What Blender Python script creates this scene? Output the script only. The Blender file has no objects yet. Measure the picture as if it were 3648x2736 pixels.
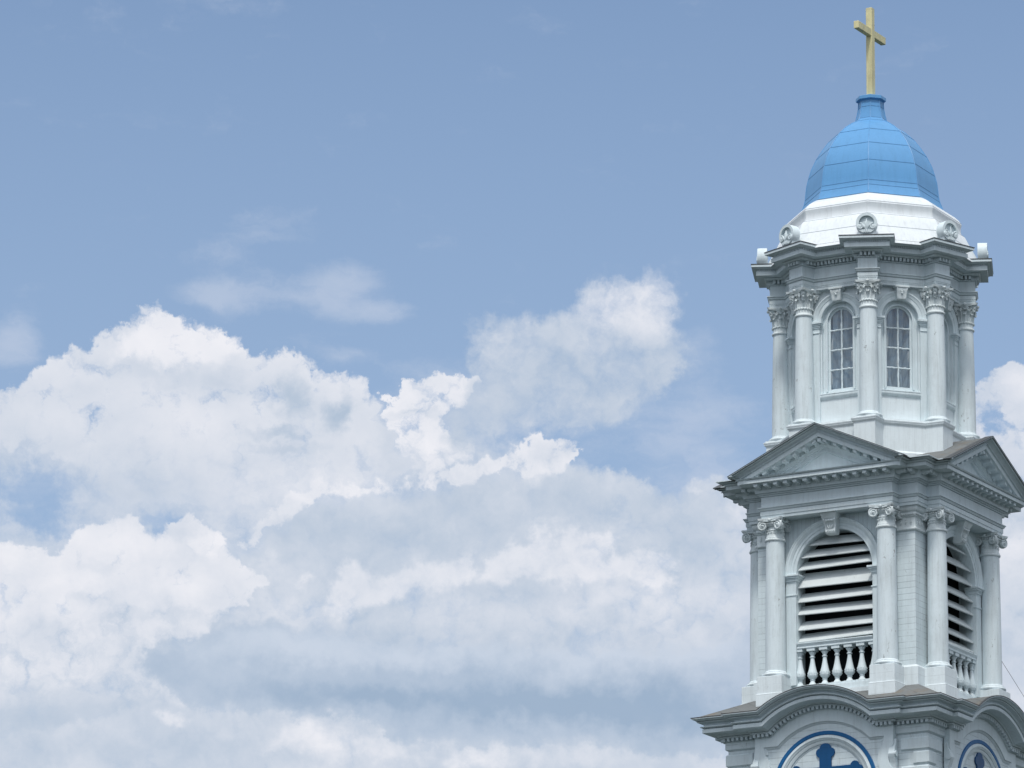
import bpy, bmesh, math, random
from math import sin, cos, pi, radians, sqrt, atan2, hypot
from mathutils import Vector, Matrix

random.seed(7)
scene = bpy.context.scene
COL = scene.collection
GROUND_Z = -27.14

# ------------------------------------------------------------------ camera
cam_d = bpy.data.cameras.new("camera")
cam = bpy.data.objects.new("camera", cam_d)
COL.objects.link(cam)
R = Vector((0.86107879, 0.50836609, 0.01035564))
U = Vector((0.12392317, -0.22956812, 0.96537119))
F = Vector((-0.4931393, 0.82997735, 0.26067457))
mat = Matrix(((R.x, U.x, -F.x), (R.y, U.y, -F.y), (R.z, U.z, -F.z))).to_4x4()
mat.translation = Vector((55.4028, -111.7071, -25.5379))
cam.matrix_world = mat
cam_d.sensor_fit = 'HORIZONTAL'
cam_d.sensor_width = 36.0
cam_d.lens = 36.0 * 17588.3 / 3648.0
cam_d.clip_start = 1.0
cam_d.clip_end = 9000.0
scene.camera = cam

# ------------------------------------------------------------------ light
SUN_EL = radians(60)
SUN_DIR = Vector((sin(radians(22)) * cos(SUN_EL), -cos(radians(22)) * cos(SUN_EL), sin(SUN_EL)))
sun_d = bpy.data.lights.new("sun", 'SUN')
sun_d.energy = 2.0
sun_d.angle = radians(7)
sun_d.color = (1.0, 0.965, 0.91)
sun = bpy.data.objects.new("sun", sun_d)
COL.objects.link(sun)
sun.rotation_euler = SUN_DIR.to_track_quat('Z', 'Y').to_euler()

scene.view_settings.view_transform = 'Standard'
scene.view_settings.look = 'None'
scene.view_settings.exposure = 0.0
scene.view_settings.gamma = 1.0
scene.cycles.use_denoising = True

# ------------------------------------------------------------------ world: Nishita sky with procedural clouds
world = bpy.data.worlds.new("World")
scene.world = world
world.use_nodes = True
NT = world.node_tree
NT.nodes.clear()


class G:
    """small helper to write node maths"""
    def __init__(self, nt):
        self.nt = nt

    def node(self, t, **kw):
        n = self.nt.nodes.new(t)
        for k, v in kw.items():
            setattr(n, k, v)
        return n

    def put(self, sock, v):
        if isinstance(v, bpy.types.NodeSocket):
            self.nt.links.new(v, sock)
        elif v is not None:
            sock.default_value = v

    def m(self, op, a, b=None, c=None, clamp=False):
        n = self.node('ShaderNodeMath', operation=op, use_clamp=clamp)
        self.put(n.inputs[0], a)
        if b is not None: self.put(n.inputs[1], b)
        if c is not None: self.put(n.inputs[2], c)
        return n.outputs[0]

    def v(self, op, a, b=None, c=None):
        n = self.node('ShaderNodeVectorMath', operation=op)
        self.put(n.inputs[0], a)
        if b is not None: self.put(n.inputs[1], b)
        if c is not None: self.put(n.inputs[2], c)
        return n.outputs['Value'] if op in ('DOT_PRODUCT', 'LENGTH', 'DISTANCE') else n.outputs[0]

    def comb(self, x, y, z):
        n = self.node('ShaderNodeCombineXYZ')
        for i, q in enumerate((x, y, z)): self.put(n.inputs[i], q)
        return n.outputs[0]

    def ramp(self, x, a, b, lo=0.0, hi=1.0, smooth=True):
        n = self.node('ShaderNodeMapRange')
        n.interpolation_type = 'SMOOTHSTEP' if smooth else 'LINEAR'
        self.put(n.inputs[0], x); self.put(n.inputs[1], a); self.put(n.inputs[2], b)
        self.put(n.inputs[3], lo); self.put(n.inputs[4], hi)
        return n.outputs[0]

    def noise(self, vec, scale, detail=2, rough=0.5, dist=0.0, color=False, dims='3D'):
        n = self.node('ShaderNodeTexNoise')
        n.noise_dimensions = dims
        self.put(n.inputs['Vector'], vec)
        n.inputs['Scale'].default_value = scale
        n.inputs['Detail'].default_value = detail
        n.inputs['Roughness'].default_value = rough
        n.inputs['Distortion'].default_value = dist
        return n.outputs['Color' if color else 'Fac']

    def mix(self, f, a, b):
        n = self.node('ShaderNodeMix', data_type='RGBA')
        self.put(n.inputs[0], f)
        self.put(n.inputs[6], a if isinstance(a, bpy.types.NodeSocket) else (*a, 1))
        self.put(n.inputs[7], b if isinstance(b, bpy.types.NodeSocket) else (*b, 1))
        return n.outputs[2]


g = G(NT)
tc = g.node('ShaderNodeTexCoord').outputs['Generated']
sky = g.node('ShaderNodeTexSky')
sky.sky_type = 'NISHITA'
sky.sun_disc = False
sky.sun_elevation = SUN_EL
sky.sun_rotation = atan2(SUN_DIR.x, SUN_DIR.y)
sky.air_density = 1.0
sky.dust_density = 1.2
sky.ozone_density = 2.0
BG = 0.15
SKYG = (0.90, 0.885, 0.88)   # faint haze tint of the air

# sky coordinates in degrees: u to the right along the horizon, v = elevation
RH = Vector((R.x, R.y, 0)).normalized()
nrm = g.v('NORMALIZE', tc)
u = g.m('MULTIPLY', g.m('ARCSINE', g.v('DOT_PRODUCT', nrm, tuple(RH))), 180 / pi)
vz = g.m('MULTIPLY', g.m('ARCSINE', g.v('DOT_PRODUCT', nrm, (0, 0, 1))), 180 / pi)
# side of the sky that holds the built cloud field
front = g.ramp(g.v('DOT_PRODUCT', nrm, tuple(Vector((F.x, F.y, 0)).normalized())), 0.1, 0.3)
au_ = g.m('ABSOLUTE', u)
front = g.m('MULTIPLY', front, g.m('MULTIPLY', g.ramp(au_, 6.3, 7.9, 1.0, 0.0), g.ramp(vz, 8.2, 9.8)))
P0 = g.comb(u, vz, 0.0)


def XY(X, Y):
    """survey grid of the cloud field -> degrees"""
    return ((X * 1.6492 - 1824) / 307.0, 15.11 - (Y * 1.6492 - 1368) / 307.0)


# The cloud masses are computed here as smooth density fields over the sky (degrees u, v);
# the shader adds the billows, ragged rims and tones.
import numpy as np
U0, U1, V0, V1, NU, NV = -8.0, 8.0, 8.0, 22.0, 480, 420
gu, gv = np.meshgrid(U0 + (np.arange(NU) + .5) * (U1 - U0) / NU, V0 + (np.arange(NV) + .5) * (V1 - V0) / NV)
gx = (gu * 307 + 1824) / 1.6492
gy = ((15.11 - gv) * 307 + 1368) / 1.6492


def blur(a, rad):
    """three box passes, radius in survey units"""
    for ax, step in ((0, (V1 - V0) / NV), (1, (U1 - U0) / NU)):
        r = max(1, int(round(rad / 186.15 / step * .6)))
        for _ in range(3):
            pad = np.concatenate([np.repeat(a.take([0], ax), r, ax), a, np.repeat(a.take([-1], ax), r, ax)], ax)
            c = np.cumsum(pad, ax)
            z = np.zeros_like(c.take([0], ax))
            c = np.concatenate([z, c], ax)
            n_ = a.shape[ax]
            a = (c.take(range(2 * r + 1, 2 * r + 1 + n_), ax) - c.take(range(0, n_), ax)) / (2 * r + 1)
    return a


def mass(poly, rad):
    ins = np.zeros_like(gx, bool)
    n_ = len(poly)
    for i in range(n_):
        (x0, y0), (x1, y1) = poly[i], poly[(i + 1) % n_]
        if y0 == y1: continue
        cr = ((y0 > gy) != (y1 > gy)) & (gx < (x1 - x0) * (gy - y0) / (y1 - y0) + x0)
        ins ^= cr
    return blur(ins.astype(float), rad)


def puffs(blobs):
    acc = np.zeros_like(gx)
    for bb in blobs:
        X, Y, rx, ry = bb[:4]
        w = bb[4] if len(bb) > 4 else 1.0
        k = np.clip(1 - ((gx - X) / (rx * 1.25)) ** 2 - ((gy - Y) / (ry * 1.25)) ** 2, 0, 1)
        acc += w * k * k
    return acc


CH = []


def chan(a):
    CH.append(a.astype(np.float32))
    return len(CH) - 1


lerp_y = lambda y0, y1, a, b_: a + (b_ - a) * np.clip((gy - y0) / (y1 - y0), 0, 1)

c1 = chan(puffs([(620, 650, 260, 60, .85), (790, 680, 120, 40, .6), (715, 590, 110, 45, .7), (420, 640, 110, 42, .7), (0, 770, 90, 80, 1.1),
      (720, 775, 90, 30, .6), (1480, 770, 90, 110, .8), (1400, 900, 220, 90, .7), (1600, 890, 170, 40, .4), (470, 15, 150, 40, .5), (160, 90, 110, 50, .42), (190, 40, 60, 40, .4), (570, 500, 160, 60, .45), (430, 570, 160, 40, .45), (150, 530, 120, 40, .3),
      (300, 1080, 500, 110, .8), (1500, 1060, 260, 120, .9), (950, 900, 300, 160, .8)]))
x1 = chan(puffs([(620, 650, 200, 50, .1)]))
c0 = chan(mass([(-300, 960), (300, 900), (800, 900), (1000, 940), (1180, 970), (1250, 1010), (1300, 1060), (1250, 1300), (-300, 1300)], 40) - puffs([(40, 1080, 150, 60, .75), (60, 1150, 110, 30, .5), (330, 1135, 70, 22, .5)]))
x0 = chan(puffs([(500, 1080, 300, 80, .15)]))
c2 = chan(mass([(980, 776), (1000, 676), (1030, 666), (1080, 676), (1120, 688), (1170, 666), (1200, 641), (1240, 616), (1270, 598), (1320, 604), (1360, 598), (1400, 566), (1436, 584), (1444, 636),
      (1444, 716), (1470, 766), (1440, 846), (1370, 886), (1300, 936), (1200, 946), (1120, 926), (1050, 956), (990, 986), (925, 976), (905, 886), (955, 861), (980, 826)], 34) * lerp_y(790, 936, 1.0, .85))
x2 = chan(mass([(1210, 666), (1270, 616), (1330, 616), (1405, 576), (1435, 616), (1422, 716), (1370, 726), (1300, 696), (1240, 706)], 30) * .55 + puffs([(1070, 746, 110, 50, .16), (1220, 736, 150, 40, .12), (1100, 706, 60, 30, .1)]))
c3 = chan(mass([(-300, 900), (0, 870), (40, 820), (100, 775), (160, 757), (185, 737), (235, 712), (262, 688), (300, 663), (328, 665), (350, 690), (400, 695), (460, 715), (500, 747), (530, 767), (580, 765), (640, 778),
      (700, 800), (760, 815), (785, 850), (805, 900), (860, 1000), (830, 1080), (650, 1090), (560, 1150), (480, 1200), (400, 1130), (330, 1115), (250, 1125), (150, 1070), (110, 1020), (0, 1010), (-300, 1010)], 24)
      - puffs([(40, 1080, 110, 50, .4), (330, 1135, 80, 25, .45)]))
x3 = chan(mass([(262, 735), (300, 680), (340, 680), (400, 702), (470, 725), (512, 768), (450, 785), (380, 792), (330, 820), (290, 792), (200, 785)], 10) * .40
      + puffs([(560, 800, 190, 40, .16), (700, 830, 90, 40, .22), (300, 930, 250, 70, .12), (640, 1060, 200, 50, .22), (110, 830, 90, 40, .1), (420, 910, 160, 50, .1), (530, 890, 60, 60, .12)])
      - puffs([(610, 870, 42, 62, .42), (690, 905, 40, 38, .5), (712, 880, 22, 50, .3), (575, 945, 70, 14, .4), (590, 975, 80, 14, .3), (210, 1080, 260, 60, .2), (240, 810, 130, 28, .12), (330, 830, 70, 30, .15), (820, 960, 40, 90, .2), (460, 830, 60, 30, .1)]))
c4 = chan(mass([(788, 850), (830, 847), (826, 822), (850, 812), (920, 808), (960, 800), (1000, 808), (1030, 813), (1000, 862), (960, 882), (925, 903), (950, 945), (1015, 945), (1000, 1000), (960, 1015), (900, 1060), (850, 1050), (835, 990),
      (815, 930), (800, 890)], 9))
x4 = chan(-puffs([(870, 895, 80, 12, .3), (1000, 950, 60, 40, .35), (850, 1010, 60, 50, .3), (930, 1020, 80, 30, .1), (870, 960, 30, 40, .15)]))
c5p = [(470, 1195), (560, 1112), (640, 1048), (720, 1040), (850, 1045), (900, 1040), (1000, 1008), (1080, 968), (1120, 953), (1185, 950), (1227, 997), (1190, 1025), (1140, 1065), (1105, 1100), (1092, 1095), (1112, 1050), (1090, 1020),
      (1060, 1012), (1010, 1040), (985, 1085), (962, 1062), (870, 1062), (790, 1070), (700, 1064), (650, 1085), (600, 1130), (540, 1172), (500, 1195)]
c5 = chan(np.minimum(mass(c5p, 10) + .5 * mass([(x, y - 26) for x, y in c5p], 30), 1.05))
x5 = chan(-puffs([(560, 1150, 100, 40, .15), (1170, 980, 60, 30, .15), (800, 1080, 100, 20, .2)]))
c6 = chan(mass([(380, 1260), (500, 1200), (600, 1120), (650, 1078), (800, 1062), (960, 1058), (1060, 1008), (1100, 1030), (1240, 1003), (1340, 1012), (1420, 1062), (1480, 1030), (1560, 1020), (1620, 1050), (1700, 1070), (2500, 1050), (2500, 2200),
      (-500, 2200), (-500, 1500)], 24))
x6 = chan(.06 + mass([(1000, 1240), (1080, 1190), (1130, 1155), (1260, 1145), (1310, 1180), (1400, 1190), (1450, 1225), (1400, 1260), (1290, 1245), (1170, 1255), (1060, 1250)], 14) * .46
      + mass([(640, 1290), (720, 1240), (800, 1245), (900, 1215), (990, 1180), (1010, 1215), (960, 1270), (860, 1300), (760, 1310), (690, 1330)], 14) * .42
      + puffs([(1585, 1110, 45, 35, .3), (1600, 1180, 90, 60, .1), (1500, 1300, 350, 80, .22), (600, 1330, 160, 80, .28), (1000, 1330, 300, 50, .12), (1300, 1290, 250, 50, .15), (560, 1230, 40, 40, .2), (1450, 1060, 40, 15, .2)])
      - puffs([(780, 1150, 200, 50, .08), (1330, 1110, 200, 50, .06), (760, 1330, 100, 22, .12), (1000, 1400, 500, 60, .05)]))
c7 = chan(mass([(-400, 1200), (0, 1185), (18, 1212), (36, 1200), (68, 1200), (84, 1228), (118, 1190), (140, 1152), (178, 1144), (214, 1135), (249, 1131), (280, 1139), (306, 1162), (321, 1153), (356, 1135), (374, 1126), (400, 1139), (435, 1153),
      (474, 1178), (476, 1215), (560, 1262), (520, 1296), (500, 1331), (448, 1356), (385, 1400), (290, 1416), (330, 1478), (378, 1535), (300, 1620), (-400, 1660)], 8))
x7 = chan(puffs([(250, 1180, 130, 45, .16), (440, 1185, 50, 30, .28), (100, 1260, 110, 60, .18), (0, 1230, 60, 40, .2), (110, 1320, 120, 60, .12), (380, 1270, 90, 50, .12), (300, 1260, 70, 40, .08)])
      - puffs([(60, 1600, 330, 90, .5), (200, 1540, 240, 60, .28), (330, 1470, 120, 50, .12), (190, 1310, 60, 22, .22), (360, 1330, 70, 22, .25), (250, 1345, 80, 18, .2), (60, 1390, 60, 50, .18), (350, 1165, 60, 20, .22), (190, 1240, 50, 20, .15), (430, 1345, 40, 20, .1)]))
c8 = chan(mass([(270, 1425), (385, 1402), (450, 1355), (560, 1350), (800, 1390), (1100, 1400), (1400, 1400), (1700, 1350), (2500, 1300), (2500, 1640), (1650, 1640), (1560, 1628), (1300, 1608), (1000, 1612), (900, 1604), (720, 1556), (600, 1548), (378, 1535), (325, 1480)], 20))
x8 = chan(-puffs([(1250, 1530, 560, 60, .62), (700, 1510, 260, 40, .35), (1000, 1480, 500, 60, .15)]) + puffs([(700, 1400, 400, 50, .45), (1350, 1400, 450, 60, .5), (480, 1440, 120, 50, .1)]))
c9 = chan(mass([(-500, 1640), (0, 1590), (160, 1580), (300, 1535), (378, 1532), (600, 1548), (720, 1556), (900, 1604), (1000, 1614), (1300, 1610), (1560, 1630), (1650, 1645), (2500, 1650), (2500, 2300), (-500, 2300)], 8))
x9 = chan(puffs([(640, 1600, 130, 40, .42), (700, 1640, 70, 50, .3), (820, 1610, 110, 30, .3), (1010, 1645, 80, 36, .4), (1230, 1625, 130, 36, .22), (345, 1550, 50, 24, .45), (1500, 1650, 200, 40, .1)])
      - puffs([(100, 1640, 340, 60, .15), (450, 1630, 140, 40, .08), (930, 1640, 50, 40, .12)]))
c10 = chan(mass([(2020, 900), (2105, 800), (2150, 778), (2190, 770), (2215, 790), (2300, 760), (2600, 800), (2600, 1800), (1760, 1800), (1730, 1350), (1800, 1080), (1950, 980)], 14) - puffs([(2110, 930, 50, 70, .35), (2130, 1090, 60, 50, .3)]))
x10 = chan(puffs([(2180, 830, 60, 50, .25), (2205, 950, 40, 80, .25), (2180, 1180, 80, 40, .3), (2150, 1450, 90, 100, -.1)]))
while len(CH) % 3: CH.append(np.zeros_like(CH[0]))


def field_image(i):
    """three density fields as one generated float image"""
    im = bpy.data.images.new('cloud_field', NU, NV, alpha=False, float_buffer=True)
    im.colorspace_settings.name = 'Non-Color'
    px = np.ones((NV, NU, 4), np.float32)
    for k_ in range(3): px[..., k_] = CH[3 * i + k_] * .5 + .5
    im.pixels.foreach_set(px.ravel())
    im.pack()
    return im


IM = [field_image(i) for i in range(len(CH) // 3)]


def look(idx, P):
    mp = g.v('MULTIPLY_ADD', P, (1 / (U1 - U0), 1 / (V1 - V0), 0), (-U0 / (U1 - U0), -V0 / (V1 - V0), 0))
    n = g.node('ShaderNodeTexImage', interpolation='Linear', extension='EXTEND')
    n.image = IM[idx // 3]
    g.put(n.inputs[0], mp)
    sp = g.node('ShaderNodeSeparateColor')
    g.put(sp.inputs[0], n.outputs[0])
    return g.m('MULTIPLY_ADD', sp.outputs[idx % 3], 2.0, -1.0)


# domain warp shared by all layers
wn = g.noise(P0, 1.1, 3, 0.55, color=True, dims='2D')
PW = g.v('ADD', P0, g.v('MULTIPLY', g.v('SUBTRACT', wn, (0.5, 0.5, 0.5)), (0.30, 0.24, 0)))
wn2 = g.noise(P0, 4.2, 4, 0.62, color=True, dims='2D')
PW2 = g.v('ADD', PW, g.v('MULTIPLY', g.v('SUBTRACT', wn2, (0.5, 0.5, 0.5)), (0.36, 0.30, 0)))


def billow(seed, scale, detail=4):
    n = g.node('ShaderNodeTexVoronoi', feature='F1', voronoi_dimensions='2D')
    g.put(n.inputs['Vector'], g.v('ADD', PW2, (seed * 7.3, seed * 3.1, 0)))
    n.inputs['Scale'].default_value = scale
    n.inputs['Detail'].default_value = detail
    n.inputs['Roughness'].default_value = 0.55
    return g.m('SUBTRACT', 0.5, n.outputs['Distance'])


nA = g.m('SUBTRACT', g.noise(PW, 1.6, 9, 0.6, dims='2D'), 0.5)
nB = g.m('SUBTRACT', g.noise(g.v('ADD', PW, (31, 7, 0)), 5.5, 8, 0.62, dims='2D'), 0.5)
sh = g.v('ADD', g.v('MULTIPLY', PW, (0.62, 1.25, 1)), g.v('MULTIPLY', g.v('SUBTRACT', wn2, (0.5, 0.5, 0.5)), (0.3, 0.12, 0)))
nS = g.m('SUBTRACT', g.noise(g.v('ADD', sh, (3, 41, 0)), 1.5, 9, 0.62, dims='2D'), 0.5)
wn3 = g.noise(P0, 1.7, 5, 0.6, color=True, dims='2D')
PW3 = g.v('ADD', P0, g.v('MULTIPLY', g.v('SUBTRACT', wn3, (0.5, 0.5, 0.5)), (1.25, 0.75, 0)))
nQ = g.m('SUBTRACT', g.noise(g.v('ADD', P0, (17, 23, 0)), 0.9, 6, 0.52, dims='2D'), 0.5)   # slow tone drift inside the clouds
bil = billow(1.0, 3.0, 4.5)
nAu = g.m('SUBTRACT', g.noise(g.v('ADD', PW, (0.03, 0.16, 0)), 1.6, 4, 0.55, dims='2D'), 0.5)
tone = g.m('MULTIPLY_ADD', nQ, 0.55, g.m('MULTIPLY_ADD', nB, 0.08, g.m('MULTIPLY_ADD', bil, 0.12, g.m('MULTIPLY', g.m('SUBTRACT', nA, nAu), 0.36))))

WHITE = (0.86, 0.865, 0.915)
PALE = (0.585, 0.66, 0.775)
GREY = (0.45, 0.545, 0.675)
DEEP = (0.33, 0.44, 0.59)

# clear sky, a little hazier toward the horizon
n = g.node('ShaderNodeMix', data_type='RGBA', blend_type='MULTIPLY')
n.inputs[0].default_value = 1.0
NT.links.new(sky.outputs[0], n.inputs[6])
n.inputs[7].default_value = (BG * SKYG[0], BG * SKYG[1], BG * SKYG[2], 1)
col = n.outputs[2]
col = g.mix(g.ramp(vz, 21.0, 11.0, 0.0, 0.62, smooth=False), col, (0.375, 0.50, 0.70))


def layer(col, ci, xi, edge, base, dark, light, amax=1.0, k=1.0, PD=None, PX=None, start=0.42, inner=0.0, fA=0.3, fB=0.0, fV=0.3, foot=None, base_noise=None):
    """edge: softness of the rim; the rim is brighter than the heart when inner > 0"""
    D = look(ci, PD if PD is not None else PW2)
    if fA: D = g.m('MULTIPLY_ADD', base_noise if base_noise is not None else nA, fA, D)
    if fB: D = g.m('MULTIPLY_ADD', nB, fB, D)
    if fV: D = g.m('MULTIPLY_ADD', bil, fV, D)
    if foot:      # rims dissolve toward the foot of the cloud
        y0, y1, e1 = foot
        edge = g.ramp(vz, XY(0, y0)[1], XY(0, y1)[1], edge, e1)
    t = g.m('DIVIDE', g.m('SUBTRACT', D, start), edge)
    a = g.ramp(t, 0.0, 1.0, 0.0, amax)
    s = g.m('MULTIPLY_ADD', tone, k, base)
    if inner: s = g.m('SUBTRACT', s, g.ramp(D, start + .05, start + 0.7, -inner * .4, inner))
    s = g.m('ADD', s, look(xi, PX if PX is not None else PW2))
    s = g.m('MINIMUM', g.m('MAXIMUM', s, 0.0), 1.0)
    c = g.mix(s, dark, light)
    return g.mix(g.m('MULTIPLY', a, front), col, c)


col = layer(col, c1, x1, 1.1, 0.5, PALE, (0.66, 0.70, 0.82), amax=0.46, start=0.14, fA=1.8, fV=0, base_noise=nS, PD=PW)
col = layer(col, c0, x0, 0.8, 0.45, GREY, WHITE, amax=.85, k=1.0, fA=.7, fV=.2, start=.22, PD=PW3)
col = layer(col, c3, x3, 0.42, 0.62, GREY, WHITE, k=0.8, inner=.10, fA=.30, fB=.05, fV=.40, start=.38, foot=(940, 1100, .9))
col = layer(col, c4, x4, 0.34, 0.95, GREY, WHITE, k=1.0, fA=.3, fB=.3, fV=.44, start=.42, foot=(900, 1050, .7))
col = layer(col, c2, x2, 0.85, 0.26, GREY, WHITE, amax=0.95, k=0.8, fA=.8, fB=.2, fV=.25, start=.20)
col = layer(col, c5, x5, 0.50, 0.80, GREY, WHITE, k=1.3, fA=.6, fB=.8, fV=.4, start=.34)
col = layer(col, c6, x6, 0.60, 0.26, GREY, WHITE, k=1.0, fA=.5, fB=.05, fV=.25, start=.34, PX=PW3)
col = layer(col, c7, x7, 0.38, 0.78, GREY, WHITE, k=1.0, inner=.06, fA=.24, fB=.05, fV=.40, start=.38, foot=(1280, 1420, .7))
col = layer(col, c8, x8, 0.80, 0.58, DEEP, PALE, amax=.92, k=0.8, fA=.5, fV=.1, start=.15, base_noise=nS, PX=PW3)
col = layer(col, c9, x9, 0.70, 0.42, GREY, WHITE, k=0.9, fA=.4, fB=.0, fV=.2, start=.28, PX=PW3)
col = layer(col, c10, x10, 0.40, 0.50, GREY, WHITE, amax=.95, k=1.0, fA=.35, fB=.2, fV=.35, start=.42)
# broken cloud over the rest of the sky
out_ = g.m('SUBTRACT', 1.0, g.m('MULTIPLY', front, g.ramp(vz, 20.5, 24.0, 1.0, 0.0)))
gc = g.noise(nrm, 7.0, 9, 0.60, 0.2)
ga = g.m('MULTIPLY', g.ramp(gc, 0.38, 0.54), out_)
col = g.mix(ga, col, g.mix(g.ramp(gc, 0.5, 0.75), (0.70, 0.74, 0.80), (0.44, 0.51, 0.62)))
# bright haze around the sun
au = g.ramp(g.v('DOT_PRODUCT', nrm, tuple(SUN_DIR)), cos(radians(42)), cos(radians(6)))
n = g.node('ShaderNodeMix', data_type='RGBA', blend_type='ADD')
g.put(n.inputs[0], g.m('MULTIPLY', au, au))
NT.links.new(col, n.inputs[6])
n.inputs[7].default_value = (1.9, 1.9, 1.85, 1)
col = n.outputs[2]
# ground side of the dome stays a dull horizon tone
col = g.mix(g.ramp(vz, -2.0, 0.0), (0.20, 0.22, 0.24), col)
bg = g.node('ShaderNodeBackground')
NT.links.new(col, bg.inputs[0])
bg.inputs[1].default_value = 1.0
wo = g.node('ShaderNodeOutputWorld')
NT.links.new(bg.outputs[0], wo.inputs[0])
world.cycles.sampling_method = 'MANUAL'
world.cycles.sample_map_resolution = 512


# ------------------------------------------------------------------ materials
def material(name, base, rough=0.55, lines=None, dirt=0.20, peel=0.0, streak=0.17, spec=0.3, line_dark=0.55, bump=0.15, stain=None):
    """painted or weathered surface. lines=(axis, spacing, width) draws board joints."""
    m = bpy.data.materials.new(name)
    m.use_nodes = True
    nt = m.node_tree
    nt.nodes.clear()
    q = G(nt)
    pos = q.node('ShaderNodeNewGeometry').outputs['Position']
    b = q.node('ShaderNodeBsdfPrincipled')
    o = q.node('ShaderNodeOutputMaterial')
    nt.links.new(b.outputs[0], o.inputs[0])
    n1 = q.noise(pos, 1.1, 5, 0.6)
    n2 = q.noise(q.v('MULTIPLY', pos, (9, 9, 0.7)), 1.6, 5, 0.65)      # rain streaks run downward
    n3 = q.noise(pos, 22, 4, 0.6)
    n6 = q.noise(q.v('MULTIPLY', q.v('ADD', pos, (2, 7, 0)), (4.5, 4.5, 0.45)), 1.2, 4, 0.6)
    d = tuple(c * 0.62 for c in base)
    f = q.m('MULTIPLY', q.ramp(n1, 0.40, 0.72), dirt * 1.3)
    f = q.m('MULTIPLY_ADD', q.ramp(n2, 0.46, 0.74), streak * 1.4, f)
    f = q.m('MULTIPLY_ADD', q.ramp(n3, 0.5, 0.75), dirt * 0.7, f)
    f = q.m('MULTIPLY_ADD', q.ramp(n6, 0.48, 0.70), streak * 1.2, f)
    c = q.mix(f, base, (d[0], d[1] * 0.99, d[2] * 0.97))
    if stain:
        n5 = q.noise(q.v('ADD', pos, (5, 3, 1)), 1.7, 6, 0.65)
        c = q.mix(q.m('MULTIPLY', q.ramp(n5, 0.52, 0.64), 0.75), c, stain)
    hgt = n3
    if lines:
        ax, sp, wd = lines
        sep = q.node('ShaderNodeSeparateXYZ')
        nt.links.new(pos, sep.inputs[0])
        if ax == 'Z':
            t = sep.outputs[2]
        else:
            t = q.m('ADD', sep.outputs[0], sep.outputs[1])
        t = q.m('DIVIDE', t, sp)
        fr = q.m('FRACT', q.m('ADD', t, 100.37))
        ln = q.m('SUBTRACT', 1.0, q.ramp(q.m('ABSOLUTE', q.m('SUBTRACT', fr, 0.5)), 0.0, wd / sp, smooth=False))
        wob = q.ramp(q.noise(q.v('ADD', pos, (0, 0, 9)), 3.0, 4, 0.6), 0.35, 0.62, 0.25, 1.0)
        ln = q.m('MULTIPLY', ln, wob)
        c = q.mix(q.m('MULTIPLY', ln, line_dark), c, (base[0] * .3, base[1] * .32, base[2] * .33))
        cell = q.node('ShaderNodeTexWhiteNoise', noise_dimensions='1D')
        nt.links.new(q.m('FLOOR', q.m('ADD', t, 99.87)), cell.inputs['W'])
        c = q.mix(q.m('MULTIPLY', cell.outputs[0], 0.09), c, d)
        hgt = q.m('MULTIPLY_ADD', ln, -2.0, n3)
    if peel:
        n4 = q.noise(q.v('MULTIPLY', pos, (1, 1, 0.45)), 11, 6, 0.75)
        reg = q.ramp(q.noise(q.v('ADD', pos, (11, 2, 4)), 1.3, 3, 0.6), 0.50, 0.70)
        pf = q.m('MULTIPLY', q.ramp(n4, 0.585, 0.635), q.m('MULTIPLY_ADD', reg, 0.85, 0.05))
        c = q.mix(q.m('MULTIPLY', pf, peel), c, (0.13, 0.12, 0.11))
    nt.links.new(c, b.inputs['Base Color'])
    b.inputs['Roughness'].default_value = rough
    b.inputs['Specular IOR Level'].default_value = spec
    bp = q.node('ShaderNodeBump')
    bp.inputs['Strength'].default_value = bump
    bp.inputs['Distance'].default_value = 0.01
    nt.links.new(hgt, bp.inputs['Height'])
    nt.links.new(bp.outputs[0], b.inputs['Normal'])
    return m


PB = (0.66, 0.745, 0.775)
M = {}
M['paint'] = material('grey_white_paint', PB, peel=0.25)
M['column'] = material('column_paint', (0.68, 0.76, 0.79), peel=1.0, streak=0.24, dirt=0.24)
M['boards_v'] = material('vertical_board_paint', PB, lines=('V', 0.125, 0.010), peel=0.2, line_dark=0.45)
M['boards_fine'] = material('drum_board_paint', (0.72, 0.79, 0.815), lines=('V', 0.17, 0.008), peel=0.15, line_dark=0.18, streak=0.14)
M['boards_h'] = material('clapboard_paint', PB, lines=('Z', 0.155, 0.012), peel=0.55, line_dark=0.62)
M['boards_wide'] = material('base_board_paint', (0.72, 0.79, 0.815), lines=('Z', 0.26, 0.008), peel=0.4, line_dark=0.35)
M['entab'] = material('cornice_shade_paint', (0.62, 0.70, 0.73), peel=0.2, dirt=0.16)  # base darkened below the wall paint to deepen shade under the cornices
M['ornament'] = material('ornament_paint', (0.68, 0.745, 0.76), dirt=0.3, peel=0.3)
M['slat'] = material('louver_paint', (0.60, 0.65, 0.655), peel=0.3, streak=0.08)
M['white_roof'] = material('white_sheet_metal', (0.72, 0.765, 0.79), rough=0.45, dirt=0.10, streak=0.18)
M['seam'] = material('seam_joint_metal', (0.34, 0.38, 0.42), dirt=0.1)  # darker grey of the lapped sheet joints
M['blue_roof'] = material('blue_painted_metal', (0.115, 0.32, 0.595), rough=0.42, dirt=0.10, streak=0.10, spec=0.4)
M['blue_seam'] = material('blue_seam_metal', (0.085, 0.235, 0.46), dirt=0.1)
M['deep_blue'] = material('deep_blue_paint', (0.003, 0.07, 0.20), rough=0.45, lines=('Z', 0.155, 0.008), line_dark=0.3, dirt=0.2)
M['ring_blue'] = material('ring_blue_paint', (0.008, 0.115, 0.30), rough=0.45, dirt=0.2)
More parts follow.
